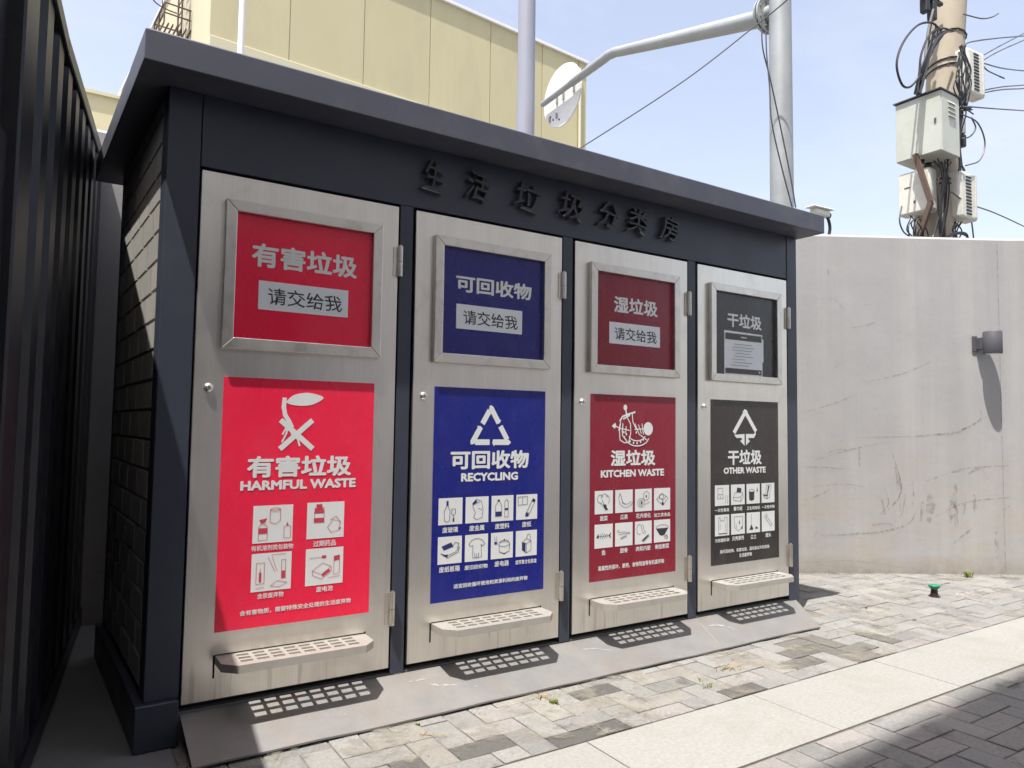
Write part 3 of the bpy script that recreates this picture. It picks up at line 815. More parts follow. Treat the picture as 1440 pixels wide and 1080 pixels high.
CAPS = [['有机溶剂类包装物', '过期药品', '含汞废弃物', '废电池'], ['废玻璃', '废金属', '废塑料', '废纸', '废纸板箱', '废旧纺织物', '废电器', '废弃复合包装盒'],
        ['蔬菜', '瓜果', '花卉绿化', '加工类食品', '鱼', '甜骨', '肉和内脏', '剩饭剩菜'], ['一次性餐具', '餐巾纸', '卫生间用纸', '一次性杯碗', '污损塑料袋', '贝壳果壳', '尘土', '烟头']]
FOOT = ['含有害物质，需要特殊安全处理的生活废弃物', '适宜回收循环使用和资源利用的废弃物', '易腐性的茶叶、果壳、食物残渣等有机废弃物', '除可回收物、有害垃圾、湿垃圾以外的其他']
TB = [(.095, .508, .566, .650), (.085, .507, .580, .666), (.133, .448, .578, .663), (.141, .442, .569, .659)]
SB = [(.073, .529, .518, .556), (.14, .446, .525, .564), (.068, .513, .521, .560), (.104, .478, .518, .556)]
FB = [(.087, .521, .049, .069), (.112, .507, .053, .073), (.054, .513, .051, .076), (.074, .507, .063, .085)]
PINK = [M_inkred, M_inkblue, M_ink, M_ink]

def emblem(i, X, Z, parent):
    P = lambda a, b: (X + a, Z + b)
    mb = MB(); y = YP - .0007
    if i == 0:
        leaf = catmull([Vector((p[0], p[1], 0)) for p in [(.232, .860), (.262, .888), (.31, .900), (.35, .896), (.384, .882), (.35, .858), (.31, .848), (.26, .850), (.232, .860)]], 4)
        fill(mb, P, [(p.x, p.y) for p in leaf[:-1]], y)
        strokes(mb, P, [[(.228, .872), (.226, .84), (.232, .81), (.248, .785), (.258, .765)]], .017, y - .0001)
        strokes(mb, P, [[(.221, .785), (.340, .681)], [(.336, .786), (.221, .681)]], .021, y - .0002)
        strokes(mb, P, [[(.245, .77), (.240, .74), (.224, .705)], [(.25, .77), (.262, .73), (.285, .715), (.292, .69)], [(.238, .76), (.225, .735)]], .007, y - .0003)
    elif i == 1:
        V = [(.292, .862), (.196, .703), (.390, .703)]
        w_ = .026
        for k in range(3):
            a_, b_ = Vector(V[k]), Vector(V[(k + 1) % 3])
            t = (b_ - a_).normalized(); n_ = Vector((-t.y, t.x)); Lh = (b_ - a_).length
            m_ = a_ + t * Lh * .5
            # first bar with rounded outer corner, second bar with an arrow head
            fill(mb, P, [tuple(a_ + t * .014 - n_ * w_ / 2), tuple(m_ - t * .006 - n_ * w_ / 2), tuple(m_ - t * .006 + n_ * w_ / 2), tuple(a_ + t * .014 + n_ * w_ / 2)], y)
            h0 = m_ + t * .008
            fill(mb, P, [tuple(h0 - n_ * .004), tuple(h0 + t * .010 - n_ * (w_ / 2 + .007)), tuple(h0 + t * .012 - n_ * w_ / 2), tuple(b_ - n_ * w_ / 2), tuple(b_ + t * .010 - n_ * w_ / 4),
                         tuple(b_ + t * .013), tuple(b_ + n_ * w_ / 2), tuple(h0 + t * .004 + n_ * w_ / 2)], y - .0001)
    elif i == 2:
        strokes(mb, P, [[(.232, .893), (.238, .860), (.243, .845)], [(.195, .815), (.215, .838), (.25, .85), (.30, .862)], [(.22, .825), (.262, .845)]], .009, y)
        fill(mb, P, arc(.232, .885, .013, .016, 0, 360, 12)[:-1], y - .0001)
        # fish head, spine and tail
        fill(mb, P, arc(.395, .775, .034, .036, 0, 360, 18)[:-1], y - .0001)
        strokes(mb, P, [[(.15, .790), (.20, .775), (.26, .765)], [(.30, .77), (.37, .775)], [(.195, .795), (.187, .765)], [(.215, .79), (.210, .757)], [(.238, .785), (.235, .75)],
                        [(.325, .795), (.345, .75)], [(.35, .80), (.36, .745)], [(.30, .80), (.33, .745), (.385, .715)]], .0055, y - .0002)
        fill(mb, P, [(.140, .787), (.163, .805), (.170, .787), (.160, .772)], y - .0003)
        # apple rind and melon slice
        strokes(mb, P, [[(.20, .81), (.192, .76), (.196, .715), (.225, .700), (.252, .702)], [(.24, .84), (.268, .80), (.27, .75), (.255, .70)], [(.215, .80), (.212, .74), (.235, .715)],
                        [(.28, .855), (.285, .81), (.31, .77)], arc(.315, .735, .085, .052, 195, 345, 12), arc(.315, .745, .06, .035, 200, 340, 10)], .006, y - .0004)
        for q in ((.265, .707), (.29, .70), (.315, .698), (.34, .705), (.36, .717), (.225, .73), (.24, .745), (.222, .755), (.31, .755)):
            fill(mb, P, arc(q[0], q[1], .0055, .007, 0, 360, 8)[:-1], y - .0005)
    else:
        strokes(mb, P, [[(.283, .868), (.200, .765)]], .027, y)
        strokes(mb, P, [[(.300, .878), (.385, .775)]], .027, y - .0001)
        fill(mb, P, [(.270, .884), (.290, .900), (.312, .892), (.318, .876), (.296, .872)], y - .0002)
        fill(mb, P, [(.196, .746), (.287, .752), (.287, .682), (.246, .712), (.262, .714), (.262, .728), (.214, .728)], y - .0003)
        fill(mb, P, [(.299, .752), (.372, .752), (.386, .765), (.390, .752), (.372, .728), (.322, .728), (.322, .714), (.338, .712), (.299, .682)], y - .0004)
    return mb.build('emblem', M_white, parent)

door_label = ['door with red poster', 'door with blue poster', 'door with maroon poster', 'door with charcoal poster']
for i in range(4):
    x0 = DX[i]
    # --- door leaf
    mb = MB().box(x0, x0 + .8, 0, .028, ZD0, ZD1)
    door = mb.build('door', M_steel, booth, bevel=.002); tag(door, 'brushed steel ' + door_label[i])
    # window frame of four mitred bars
    fx0, fx1, fz0, fz1, fw, ft = x0 + .086, x0 + .720, 1.430, 2.000, .043, .026
    o4 = [(fx0, fz0), (fx1, fz0), (fx1, fz1), (fx0, fz1)]; i4 = [(fx0 + fw, fz0 + fw), (fx1 - fw, fz0 + fw), (fx1 - fw, fz1 - fw), (fx0 + fw, fz1 - fw)]
    mb = MB()
    for k in range(4):
        k2 = (k + 1) % 4
        q = [o4[k], o4[k2], i4[k2], i4[k]]
        s = .0004
        mb.prism([(p[0], -ft, p[1]) for p in q], (0, ft - .0005, 0))
    mb.build('window_frame', M_frame, door, bevel=.003, seg=2)
    # recessed sign inside the frame
    sg = MB().box(fx0 + fw + .001, fx1 - fw - .001, -.004, -.0006, fz0 + fw + .001, fz1 - fw - .001).build('window_sign', M_sign[i], booth)
    tag(sg, ['red', 'blue', 'maroon', 'charcoal'][i] + ' sign behind the window frame')
    wt = [(.189, .615, 1.757, 1.851), (.200, .614, 1.760, 1.838), (.253, .566, 1.757, 1.844), (.244, .552, 1.757, 1.843)][i]
    textmesh(TITLES[i], x0 + wt[0], x0 + wt[1], wt[2], wt[3], -.0047, M_white, 'title', sg, bold=.030)
    if i < 3:
        lb = [(.219, .579), (.204, .561), (.223, .583)][i]
        mb = MB().box(x0 + lb[0], x0 + lb[1], -.0052, -.0041, 1.591, 1.704)
        mb.build('paper_label', M_label, sg)
        textmesh('请交给我', x0 + lb[0] + .036, x0 + lb[1] - .028, 1.612, 1.678, -.0057, M_ink, 'handwriting', sg, bold=.006, shear=.03, bend=.03)
    else:
        mb = MB()
        mb.poly([(x0 + .216, -.0050, 1.474), (x0 + .556, -.0058, 1.470), (x0 + .556, -.0062, 1.560), (x0 + .566, -.0060, 1.565), (x0 + .566, -.0060, 1.700), (x0 + .556, -.0058, 1.705), (x0 + .556, -.0056, 1.730), (x0 + .216, -.0050, 1.734)])
        no = mb.build('paper_label', M_label, sg)
        mb = MB().poly([(x0 + .224, -.0066, 1.682), (x0 + .548, -.0068, 1.682), (x0 + .548, -.0068, 1.720), (x0 + .224, -.0066, 1.720)])
        mb.build('printed_band', M_post[3], sg)
        mb = MB().poly([(x0 + .224, -.0066, 1.482), (x0 + .548, -.0068, 1.482), (x0 + .548, -.0068, 1.512), (x0 + .224, -.0066, 1.512)])
        mb.build('printed_band', M_post[3], sg)
        mb = MB()
        for k, (a_, b_) in enumerate([(.30, .46), (.29, .48), (.28, .46), (.31, .44), (.30, .47), (.28, .40), (.29, .46), (.27, .43)]):
            zz = 1.655 - k * .018
            mb.poly([(x0 + a_, -.0069, zz), (x0 + b_, -.0069, zz), (x0 + b_, -.0069, zz + .004), (x0 + a_, -.0069, zz + .004)])
        mb.build('faint_print', M_fade, sg)
        mb = MB().poly([(x0 + .36, -.0072, 1.698), (x0 + .41, -.0072, 1.698), (x0 + .41, -.0072, 1.704), (x0 + .36, -.0072, 1.704)])
        mb.poly([(x0 + .52, -.0072, 1.494), (x0 + .535, -.0072, 1.494), (x0 + .535, -.0072, 1.502), (x0 + .52, -.0072, 1.502)])
        mb.build('faint_print', M_label, sg)
    # lock: domed escutcheon with key slot
    lx, lz = x0 + .052, 1.279
    mb = MB()
    prof = [(.0175, 0), (.0175, -.003), (.015, -.009), (.010, -.0125), (.006, -.013)]
    seg = 20; vs = []; fs = []
    for r_, yy in prof:
        for k in range(seg):
            th = 2 * math.pi * k / seg; vs.append((lx + r_ * math.cos(th), yy, lz + r_ * math.sin(th)))
    for a_ in range(len(prof) - 1):
        for k in range(seg):
            k2 = (k + 1) % seg; fs.append((a_ * seg + k, a_ * seg + k2, (a_ + 1) * seg + k2, (a_ + 1) * seg + k))
    fs.append(tuple((len(prof) - 1) * seg + k for k in range(seg)))
    mb.raw(vs, fs); mb.build('lock', M_steel, door, smooth=True)
    mb = MB().box(lx - .0015, lx + .0015, -.0136, -.0131, lz - .005, lz + .005); mb.build('keyhole', M_dark, door)
    # hinges
    for (za, zb) in ((1.790, 1.922), (.308, .446)):
        hx = x0 + .805
        mb = MB()
        mb.tube([(hx, -.012, za), (hx, -.012, (za + zb) / 2 - .001)], .0115, 14)
        mb.tube([(hx, -.012, (za + zb) / 2 + .001), (hx, -.012, zb)], .0115, 14)
        mb.tube([(hx, -.012, zb), (hx, -.012, zb + .006)], .006, 10)
        mb.box(hx - .028, hx - .002, -.004, -.0005, za + .004, zb - .004)
        mb.build('hinge', M_frame, door, smooth=True)
    # folding tread with slots
    tx, tz, tl, td = x0 + .112, .287, .580, .150
    mb = MB()
    xs = [0.062] ; nsl = 8; pit = .0578; sw_ = .0435
    for k in range(nsl):
        xs += [.068 + k * pit, .068 + k * pit + sw_]
    xs = xs[1:]
    ys = [.018, .040, .056, .078, .094, .116]
    th = .003
    def plate(a0, a1, b0, b1):
        mb.box(tx + a0, tx + a1, -b1, -b0, tz - th, tz)
    gx = [.06] + xs + [.52]
    # rows between slots
    edges_y = [(0, ys[0]), (ys[1], ys[2]), (ys[3], ys[4]), (ys[5], td)]
    for b0, b1 in edges_y: plate(.06, .522, b0, b1)
    for r0, r1 in ((ys[0], ys[1]), (ys[2], ys[3]), (ys[4], ys[5])):
        plate(.06, xs[0], r0, r1)
        for k in range(nsl - 1): plate(xs[2 * k + 1], xs[2 * k + 2], r0, r1)
        plate(xs[-1], .522, r0, r1)
    yo = .102
    mb.prism([(tx, 0, tz), (tx + .06, 0, tz), (tx + .06, -td, tz), (tx + .052, -td, tz), (tx + .002, -yo, tz)][::-1], (0, 0, -th))
    mb.prism([(tx + .522, 0, tz), (tx + tl, 0, tz), (tx + tl - .002, -yo, tz), (tx + .530, -td, tz), (tx + .522, -td, tz)][::-1], (0, 0, -th))
    # folded rim
    rim = [(tx, -.001), (tx + .002, -yo), (tx + .052, -td), (tx + .530, -td), (tx + tl - .002, -yo), (tx + tl, -.001)]
    for k in range(5):
        a_, b_ = Vector((*rim[k], 0)), Vector((*rim[k + 1], 0))
        t = (b_ - a_).normalized(); n_ = Vector((-t.y, t.x, 0)) * .0025
        mb.prism([(a_.x, a_.y, tz - th), (b_.x, b_.y, tz - th), (b_.x + n_.x, b_.y + n_.y, tz - th), (a_.x + n_.x, a_.y + n_.y, tz - th)][::-1], (0, 0, -.026))
    mb.build('tread', M_tread, door)
    # slot cut and shadow gap where the tread folds in
    mb = MB().box(x0 + .104, x0 + .111, -.0012, -.0004, .208, .290)
    mb.box(x0 + .111, x0 + .690, -.0012, -.0004, .2885, .2925)
    mb.box(x0 + .688, x0 + .694, -.0014, -.0004, .286, .296)
    mb.build('tread_slot', M_dark, door)
    # --- poster
    X, Z = x0 + .105, .373
    mb = MB()
    nx, nz = 12, 18
    V = []
    for b in range(nz + 1):
        for a in range(nx + 1):
            u, v = a / nx, b / nz
            # top edge stands off a little and bulges, as a vinyl sheet does
            bul = .0014 * math.sin(math.pi * min(1, max(0, (u * 1.0)))) * max(0, (v - .93) / .07)
            V.append((X + .600 * u, YP - 0 * bul, Z + .950 * v))
    F = [(b * (nx + 1) + a, b * (nx + 1) + a + 1, (b + 1) * (nx + 1) + a + 1, (b + 1) * (nx + 1) + a) for b in range(nz) for a in range(nx)]
    mb.raw(V, F)
    mb.box(X, X + .600, YP + .0003, -.0006, Z, Z + .950)
    po = mb.build('poster', M_post[i], booth); tag(po, ['red harmful waste', 'blue recycling', 'maroon kitchen waste', 'charcoal other waste'][i] + ' poster')
    emblem(i, X, Z, po)
    t = TB[i]; textmesh(TITLES[i], X + t[0], X + t[1], Z + t[2], Z + t[3], YP - .0008, M_white, 'title', po, bold=.034)
    t = SB[i]; textmesh(SUBS[i], X + t[0], X + t[1], Z + t[2], Z + t[3], YP - .0008, M_white, 'subtitle', po, bold=.048)
    t = FB[i]; textmesh(FOOT[i], X + t[0], X + t[1], Z + t[2], Z + t[3], YP - .0008, M_white, 'footer_text', po, bold=.020)
    if i == 3:
        textmesh('生活废弃物', X + .236, X + .347, Z + .030, Z + .053, YP - .0008, M_white, 'footer_text', po, bold=.020)
    if i == 0:
        tiles = [(.124, .275, .316, .459), (.331, .483, .318, .462), (.124, .275, .133, .277), (.331, .484, .134, .279)]
        caps = [(.121, .280, .287, .308), (.359, .452, .286, .310), (.149, .248, .105, .126), (.377, .444, .106, .128)]
    else:
        tiles, caps = [], []
        for r_ in range(2):
            for k in range(4):
                a = .030 + k * .1362
                z0_, z1_ = ((.337, .455), (.165, .285))[r_]
                tiles.append((a, a + .120, z0_, z1_))
                L_ = len(CAPS[i][r_ * 4 + k]); cw = min(.120, .026 * L_)
                zc = (.301, .129)[r_]
                hh = .026 if L_ < 5 else .021
                caps.append((a + .06 - cw / 2, a + .06 + cw / 2, zc, zc + hh))
    for k, (a, b, c, d) in enumerate(tiles):
        mb = MB(); y = YP - .0007
        mb.cur = 0; mb.poly([(X + a, y, Z + c), (X + b, y, Z + c), (X + b, y, Z + d), (X + a, y, Z + d)])
        Pm = lambda p, q, a=a, b=b, c=c, d=d: (X + a + (b - a) * p, Z + c + (d - c) * q)
        st, fl = DR[PIC[i][k]]
        mb.cur = 1; strokes(mb, Pm, st, .0021 if i else .0017, y - .0006)
        for f_ in fl: fill(mb, Pm, f_, y - .0005)
        mb.build('pictogram', [M_white, PINK[i]], po)
    for k, (a, b, c, d) in enumerate(caps):
        textmesh(CAPS[i][k], X + a, X + b, Z + c, Z + d, YP - .0008, M_white, 'caption', po, bold=.020)

# ramp plate in front of the doors
mb = MB()
nx = 40
V = []
for k in range(nx + 1):
    u = k / nx
    xb = .200 + (3.722 - .200) * u; xf = .205 + (3.575 - .205) * u
    dz = .0015 * math.sin(u * 23) + .001 * math.sin(u * 61)
    V += [(xb, .006, .097), (xf, -.262 + .002 * math.sin(u * 17), .015 + dz), (xf, -.262 + .002 * math.sin(u * 17), .008 + dz), (xb, .006, .090)]
F = []
for k in range(nx):
    a, b = k * 4, (k + 1) * 4
    F += [(a, a + 1, b + 1, b), (a + 1, a + 2, b + 2, b + 1), (a + 2, a + 3, b + 3, b + 2), (a + 3, a, b, b + 3)]
F += [(0, 3, 2, 1), (nx * 4, nx * 4 + 1, nx * 4 + 2, nx * 4 + 3)]
mb.raw(V, F)
ramp = empty('ramp', (1.9, -.13, 0), 'long sloping grey steel ramp plate along the foot of the booth', 'ramp')
put(mb, 'plate', M_ramp, ramp)
for x in (.25, 1.07, 1.95, 2.83, 3.5):
    mb = MB().prism([(x, 0, .086), (x, 0, .001), (x, -.235, .001), (x, -.235, .0095)], (.012, 0, 0)); put(mb, 'gusset', M_rust, ramp)
# pale scuffs on the plate
mb = MB()
rp0 = Vector((0, .006, .0985)); rn = Vector((0, .082, -.268)).normalized(); rn = Vector((0, -.082, .268)).normalized()
def rp(u, v): return hit(u, v, rp0 + rn * .0012, rn)
def Dz(x, y): return (440 + x / 4.5, 940 + y / 4.5)
for pts, wd in [([(720, 95), (800, 105), (910, 102)], .012), ([(600, 85), (660, 75), (740, 60)], .008), ([(990, 112), (1040, 112)], .010), ([(440, 40), (500, 35), (560, 28)], .008),
                ([(70, 300), (90, 296)], .006), ([(200, 285), (215, 300)], .004)]:
    ribbon(mb, [rp(*Dz(*p)) for p in pts], wd, rn)
def Dc(x, y): return (960 + x / 4.5, 860 + y / 4.5)
for pts, wd in [([(150, 95), (210, 85), (280, 95), (330, 115)], .015), ([(100, 60), (170, 140), (240, 215)], .006)]:
    ribbon(mb, [rp(*Dc(*p)) for p in pts], wd, rn)
def Dd(x, y): return (720 + x / 4.5, 900 + y / 4.5)
for pts, wd in [([(440, 60), (520, 55), (640, 66)], .010), ([(560, 20), (620, 35)], .005)]:
    ribbon(mb, [rp(*Dd(*p)) for p in pts], wd, rn)
o = put(mb, 'scuff_marks', M_scuff, ramp); o['kind'] = 'stuff'

# ------------------------------------------------------------------ container at the left
def cx_(y): return -.284 + .103 * (y + .312)
ZT = 2.475
def zt(y): return ZT + .11 * max(0, y)
cont = empty('container', (-1.3, 0, 0), 'near black corrugated metal container filling the left edge of the photo', 'container')
prof = []
y = -1.9
mb = MB()
y0c, y1c = -.62, 1.835
pts = []
yy = y0c
while yy < y1c:
    pts += [(yy, 0), (yy + .07, 0), (yy + .10, -.030), (yy + .19, -.030), (yy + .22, 0)]
    yy += .27
pts = [p for p in pts if p[0] < y1c] + [(y1c, 0)]
for (ya, da), (yb, db) in zip(pts, pts[1:]):
    if yb - ya < 1e-5: continue
    mb.poly([(cx_(ya) + da, ya, .10), (cx_(yb) + db, yb, .10), (cx_(yb) + db, yb, zt(yb) - .05), (cx_(ya) + da, ya, zt(ya) - .05)])
put(mb, 'corrugated_side', M_cont, cont)
mb = MB().prism([(cx_(-3.4) - .06, -3.4, zt(0)), (cx_(-3.4) + .012, -3.4, zt(0)), (cx_(0) + .012, 0, zt(0)), (cx_(0) - .06, 0, zt(0))], (0, 0, -.06))
vs = [(cx_(0) - .06, 0, zt(0)), (cx_(0) + .012, 0, zt(0)), (cx_(1.84) + .012, 1.84, zt(1.84)), (cx_(1.84) - .06, 1.84, zt(1.84))]
mb.raw(vs + [(v[0], v[1], v[2] - .06) for v in vs], [(0, 1, 2, 3), (7, 6, 5, 4), (0, 4, 5, 1), (1, 5, 6, 2), (2, 6, 7, 3), (3, 7, 4, 0)])
put(mb, 'top_rail', M_cont, cont, bevel=.004)
mb = MB().prism([(cx_(-3.4) - .05, -3.4, .012), (cx_(-3.4) + .008, -3.4, .012), (cx_(1.84) + .008, 1.84, .012), (cx_(1.84) - .05, 1.84, .012)], (0, 0, .10))
put(mb, 'bottom_rail', M_cont, cont, bevel=.004)
mb = MB().prism([(cx_(-.83) - .05, -.83, .11), (cx_(-.83) + .014, -.83, .11), (cx_(-.66) + .014, -.66, .11), (cx_(-.62) - .05, -.62, .11)], (0, 0, ZT - .17))
put(mb, 'post', M_cont, cont, bevel=.006)
mb = MB().prism([(cx_(-3.4) - .04, -3.4, .11), (cx_(-3.4) - .008, -3.4, .11), (cx_(-.83) - .008, -.83, .11), (cx_(-.83) - .04, -.83, .11)], (0, 0, 1.70))
put(mb, 'lower_panel', M_cont, cont, bevel=.003)
mb = MB().prism([(cx_(-3.4) - .04, -3.4, 1.82), (cx_(-3.4) - .022, -3.4, 1.82), (cx_(-.83) - .022, -.83, 1.82), (cx_(-.83) - .04, -.83, 1.82)], (0, 0, .58))
put(mb, 'upper_panel', M_cont, cont, bevel=.003)
vs = [(-2.8, -3.4, .02), (cx_(-3.4) - .06, -3.4, .02), (cx_(1.84) - .06, 1.84, .02), (-2.8, 1.84, .02)]
tp = [(-2.8, -3.4, ZT - .01), (cx_(-3.4) - .06, -3.4, ZT - .01), (cx_(1.84) - .06, 1.84, zt(1.84) - .01), (-2.8, 1.84, zt(1.84) - .01)]
mb = MB().raw(vs + tp, [(3, 2, 1, 0), (4, 5, 6, 7), (0, 1, 5, 4), (1, 2, 6, 5), (2, 3, 7, 6), (3, 0, 4, 7)])
put(mb, 'body', M_cont, cont)

# ------------------------------------------------------------------ beige building far behind
bld = empty('beige_building', (8, 18, 0), 'tall beige panelled building rising behind the booth', 'building')
c0 = Vector((2.30, 14.0, 0)); fd = Vector((math.sin(R(85)), math.cos(R(85)), 0)); bd_ = Vector((-fd.y, fd.x, 0))
HB = 13.0
def hitp(u, v): return hit(u, v, c0, bd_)
Lf = (hitp(825, 100) - c0).dot(fd)
def bp(s, d, z): return c0 + fd * s + bd_ * d + Vector((0, 0, z))
# core box behind the panels
vs = [bp(.02, .03, 0), bp(Lf - .02, .03, 0), bp(Lf - .02, 22, 0), bp(.02, 22, 0)]
mb = MB().prism(vs[::-1], (0, 0, HB - .05)); put(mb, 'side_wall', M_beigew, bld)
seams = [0] + [(hitp(u, 60) - c0).dot(fd) for u in (407, 512, 605, 690, 763, 814)] + [Lf]
for a, b in zip(seams, seams[1:]):
    for za, zb in ((9.86, HB - .02), (5.0, 9.0), (0, 4.98)):
        mb = MB().prism([bp(a + .012, 0, za), bp(b - .012, 0, za), bp(b - .012, .05, za), bp(a + .012, .05, za)][::-1], (0, 0, zb - za))
        o = put(mb, 'facade_panel', M_beige, bld)
mb = MB().prism([bp(0, -.05, 9.02), bp(Lf, -.05, 9.02), bp(Lf, .03, 9.02), bp(0, .03, 9.02)][::-1], (0, 0, .82)); put(mb, 'ledge', M_beigew, bld, bevel=.01)
mb = MB()
for q in ([bp(-.03, -.08, HB), bp(Lf + .03, -.08, HB), bp(Lf + .03, .12, HB), bp(-.03, .12, HB)],
          [bp(-.05, .12, HB), bp(.12, .12, HB), bp(.12, 22, HB), bp(-.05, 22, HB)],
          [bp(Lf - .12, .12, HB), bp(Lf + .03, .12, HB), bp(Lf + .03, 22, HB), bp(Lf - .12, 22, HB)]):
    mb.prism([p - Vector((0, 0, .02)) for p in q][::-1], (0, 0, .09))
put(mb, 'parapet_cap', M_trim, bld)
mb = MB().prism([bp(.1, .1, HB - .06), bp(Lf - .1, .1, HB - .06), bp(Lf - .1, 21.9, HB - .06), bp(.1, 21.9, HB - .06)][::-1], (0, 0, .03)); put(mb, 'roof', M_conc, bld)
# rain pipe at the right corner
mb = MB().tube([bp(Lf - .35, -.07, 0), bp(Lf - .35, -.07, HB - .3)], .05, 8); put(mb, 'drain_pipe', M_beigew, bld)
# ladder with safety hoops and a small landing on the left side
lad = empty('ladder', bp(0, 2.6, 8.0), 'caged steel ladder with a small railed landing on the side of the beige building', 'ladder')
def lpt(d, out, z): return bp(-out, d, z)
d0 = 1.95
for dd in (d0, d0 + .42):
    put(MB().tube([lpt(dd, .18, 8.6), lpt(dd, .18, 13.6)], .022, 6), 'rail', M_rust, lad)
for k in range(18):
    z_ = 8.75 + k * .28
    put(MB().tube([lpt(d0, .18, z_), lpt(d0 + .42, .18, z_)], .012, 5), 'rung', M_rust, lad)
for z_ in (11.45, 12.1, 12.8, 13.4):
    pth = [lpt(d0 + .21 + .36 * math.cos(R(a)), .18 + .62 * math.sin(R(a)), z_) for a in range(0, 181, 18)]
    put(MB().tube(pth, .016, 5), 'hoop', M_rust, lad)
for a in (35, 90, 145):
    put(MB().tube([lpt(d0 + .21 + .36 * math.cos(R(a)), .18 + .62 * math.sin(R(a)), z_) for z_ in (11.45, 13.4)], .012, 5), 'cage_bar', M_rust, lad)
# landing
L0, L1, LO, LZ = 1.8, 3.0, .60, 10.72
for k in range(7):
    o_ = LO * k / 6
    put(MB().prism([lpt(L0, o_ - .012, LZ), lpt(L1, o_ - .012, LZ), lpt(L1, o_ + .012, LZ), lpt(L0, o_ + .012, LZ)], (0, 0, .05)), 'landing_bar', M_rust, lad)
cs = [(L0, 0), (L0, LO), (L1, LO), (L1, 0)]
for z_ in (.27, .52):
    put(MB().tube([lpt(a, b, LZ + z_) for a, b in cs], .022, 5), 'guard_rail', M_rust, lad)
for a, b in ((L0, LO), (L1, LO), ((L0 + L1) / 2, LO), (L0, .03), (L1, .03)):
    put(MB().tube([lpt(a, b, LZ + .05), lpt(a, b, LZ + .52)], .02, 5), 'guard_post', M_rust, lad)

# lower wing seen down the alley
mb = MB(); zw = 12.78
wg = empty('beige_wing', (-4, 28, 0), 'lower beige block glimpsed between container and booth roof', 'building')
mb.box(-14, 2.0, 26, 34, 0, zw - .08); put(mb, 'wall', M_beigew, wg)
put(MB().box(-14.1, 2.1, 25.9, 34.1, zw - .08, zw + .04), 'parapet_cap', M_beigew, wg)

# unseen block throwing the lower-right shade; ends and pale walls shaped for fill light
ap = empty('apartment_block', (0, -8, 0), 'unseen pale rendered block behind the camera, shaped to shade the lane and fill the booth front', 'building')
ap.rotation_euler.z = 0
e0 = Vector((-1.93, -3.336, 0)); ed = Vector((1, .058, 0)).normalized(); en = Vector((ed.y, -ed.x, 0))
def apnt(s, d, z): return e0 + ed * s + en * d + Vector((0, 0, z))
HA = 12.5
put(MB().prism([apnt(-2, .2, 0), apnt(7.5, .2, 0), apnt(7.5, 10, 0), apnt(-2, 10, 0)], (0, 0, HA - .1)), 'wall', M_apt, ap)
put(MB().prism([apnt(-2, 0, HA - .4), apnt(7.5, 0, HA - .4), apnt(7.5, 10.1, HA - .4), apnt(-2, 10.1, HA - .4)], (0, 0, .4)), 'cornice', M_apt, ap)
for fl_ in range(4):
    for k in range(2):
        s = -1.0 + k * 3.2; z_ = 1.2 + fl_ * 2.9
        wv = put(MB().prism([apnt(s, .14, z_), apnt(s + 1.4, .14, z_), apnt(s + 1.4, .2, z_), apnt(s, .2, z_)], (0, 0, 1.5)), 'window', M_trim, ap)
        w2 = put(MB().prism([apnt(s + .06, .12, z_ + .06), apnt(s + 1.34, .12, z_ + .06), apnt(s + 1.34, .14, z_ + .06), apnt(s + .06, .14, z_ + .06)], (0, 0, 1.38)), 'pane', M_glass, wv)
        w2.location = (0, 0, 0)

# ------------------------------------------------------------------ poles
# pole with bent arm and round sign
AX = 5.0
pb = at(1097, 25, 'x', AX)
gp = empty('sign_pole', (AX, pb.y, 0), 'galvanised pole with a bent arm reaching left behind the booth', 'pole')
mb = MB().tube([(AX + .01, pb.y, 0), (AX, pb.y, 4.9), (AX - .01, pb.y, 7.5)], [.106, .094, .083], 28); put(mb, 'shaft', M_galv, gp, smooth=True)
r0, r1, r2 = at(1072, 26, 'x', AX), at(860, 75, 'x', AX), at(763, 147, 'x', AX)
mid = r1 + (r0 - r1) * .06
arm = [r0] + [r0.lerp(r1, .5)] + [r1 + (r0 - r1) * .08, r1 + (r0 - r1) * .035 + Vector((0, 0, .004)), r1 + (r2 - r1) * .04 + Vector((0, 0, .004)), r1 + (r2 - r1) * .1] + [r1.lerp(r2, .55), r1.lerp(r2, .56), r2]
mb = MB().tube(arm, [.078, .066, .056, .055, .054, .053, .047, .040, .038], 20); put(mb, 'arm', M_galv, gp, smooth=True)
fc = Vector((AX, pb.y + .115, r0.z))
mb = MB().tube([fc, fc + Vector((0, .02, 0))], .155, 28); mb.tube([fc + Vector((0, .035, 0)), fc + Vector((0, .055, 0))], .155, 28)
put(mb, 'flange', M_galv, gp, smooth=True)
mb = MB()
for k in range(8):
    a = R(22.5 + 45 * k); q = fc + Vector((.125 * math.cos(a), -.01, .125 * math.sin(a)))
    mb.tube([q, q + Vector((0, .085, 0))], .010, 6)
put(mb, 'flange_bolts', M_galv, gp)
for dz in (.12,):
    mb = MB().tube([(AX, pb.y, r0.z + dz + .035), (AX, pb.y, r0.z + dz + .055)], .104, 24); mb.tube([(AX, pb.y, r0.z + dz), (AX, pb.y, r0.z + dz + .02)], .104, 24); put(mb, 'band', M_cable, gp, smooth=True)
mb = MB().tube([fc + Vector((0, -.11, 0)), fc + Vector((0, .1, 0))], .075, 18); put(mb, 'stub', M_galv, gp, smooth=True)
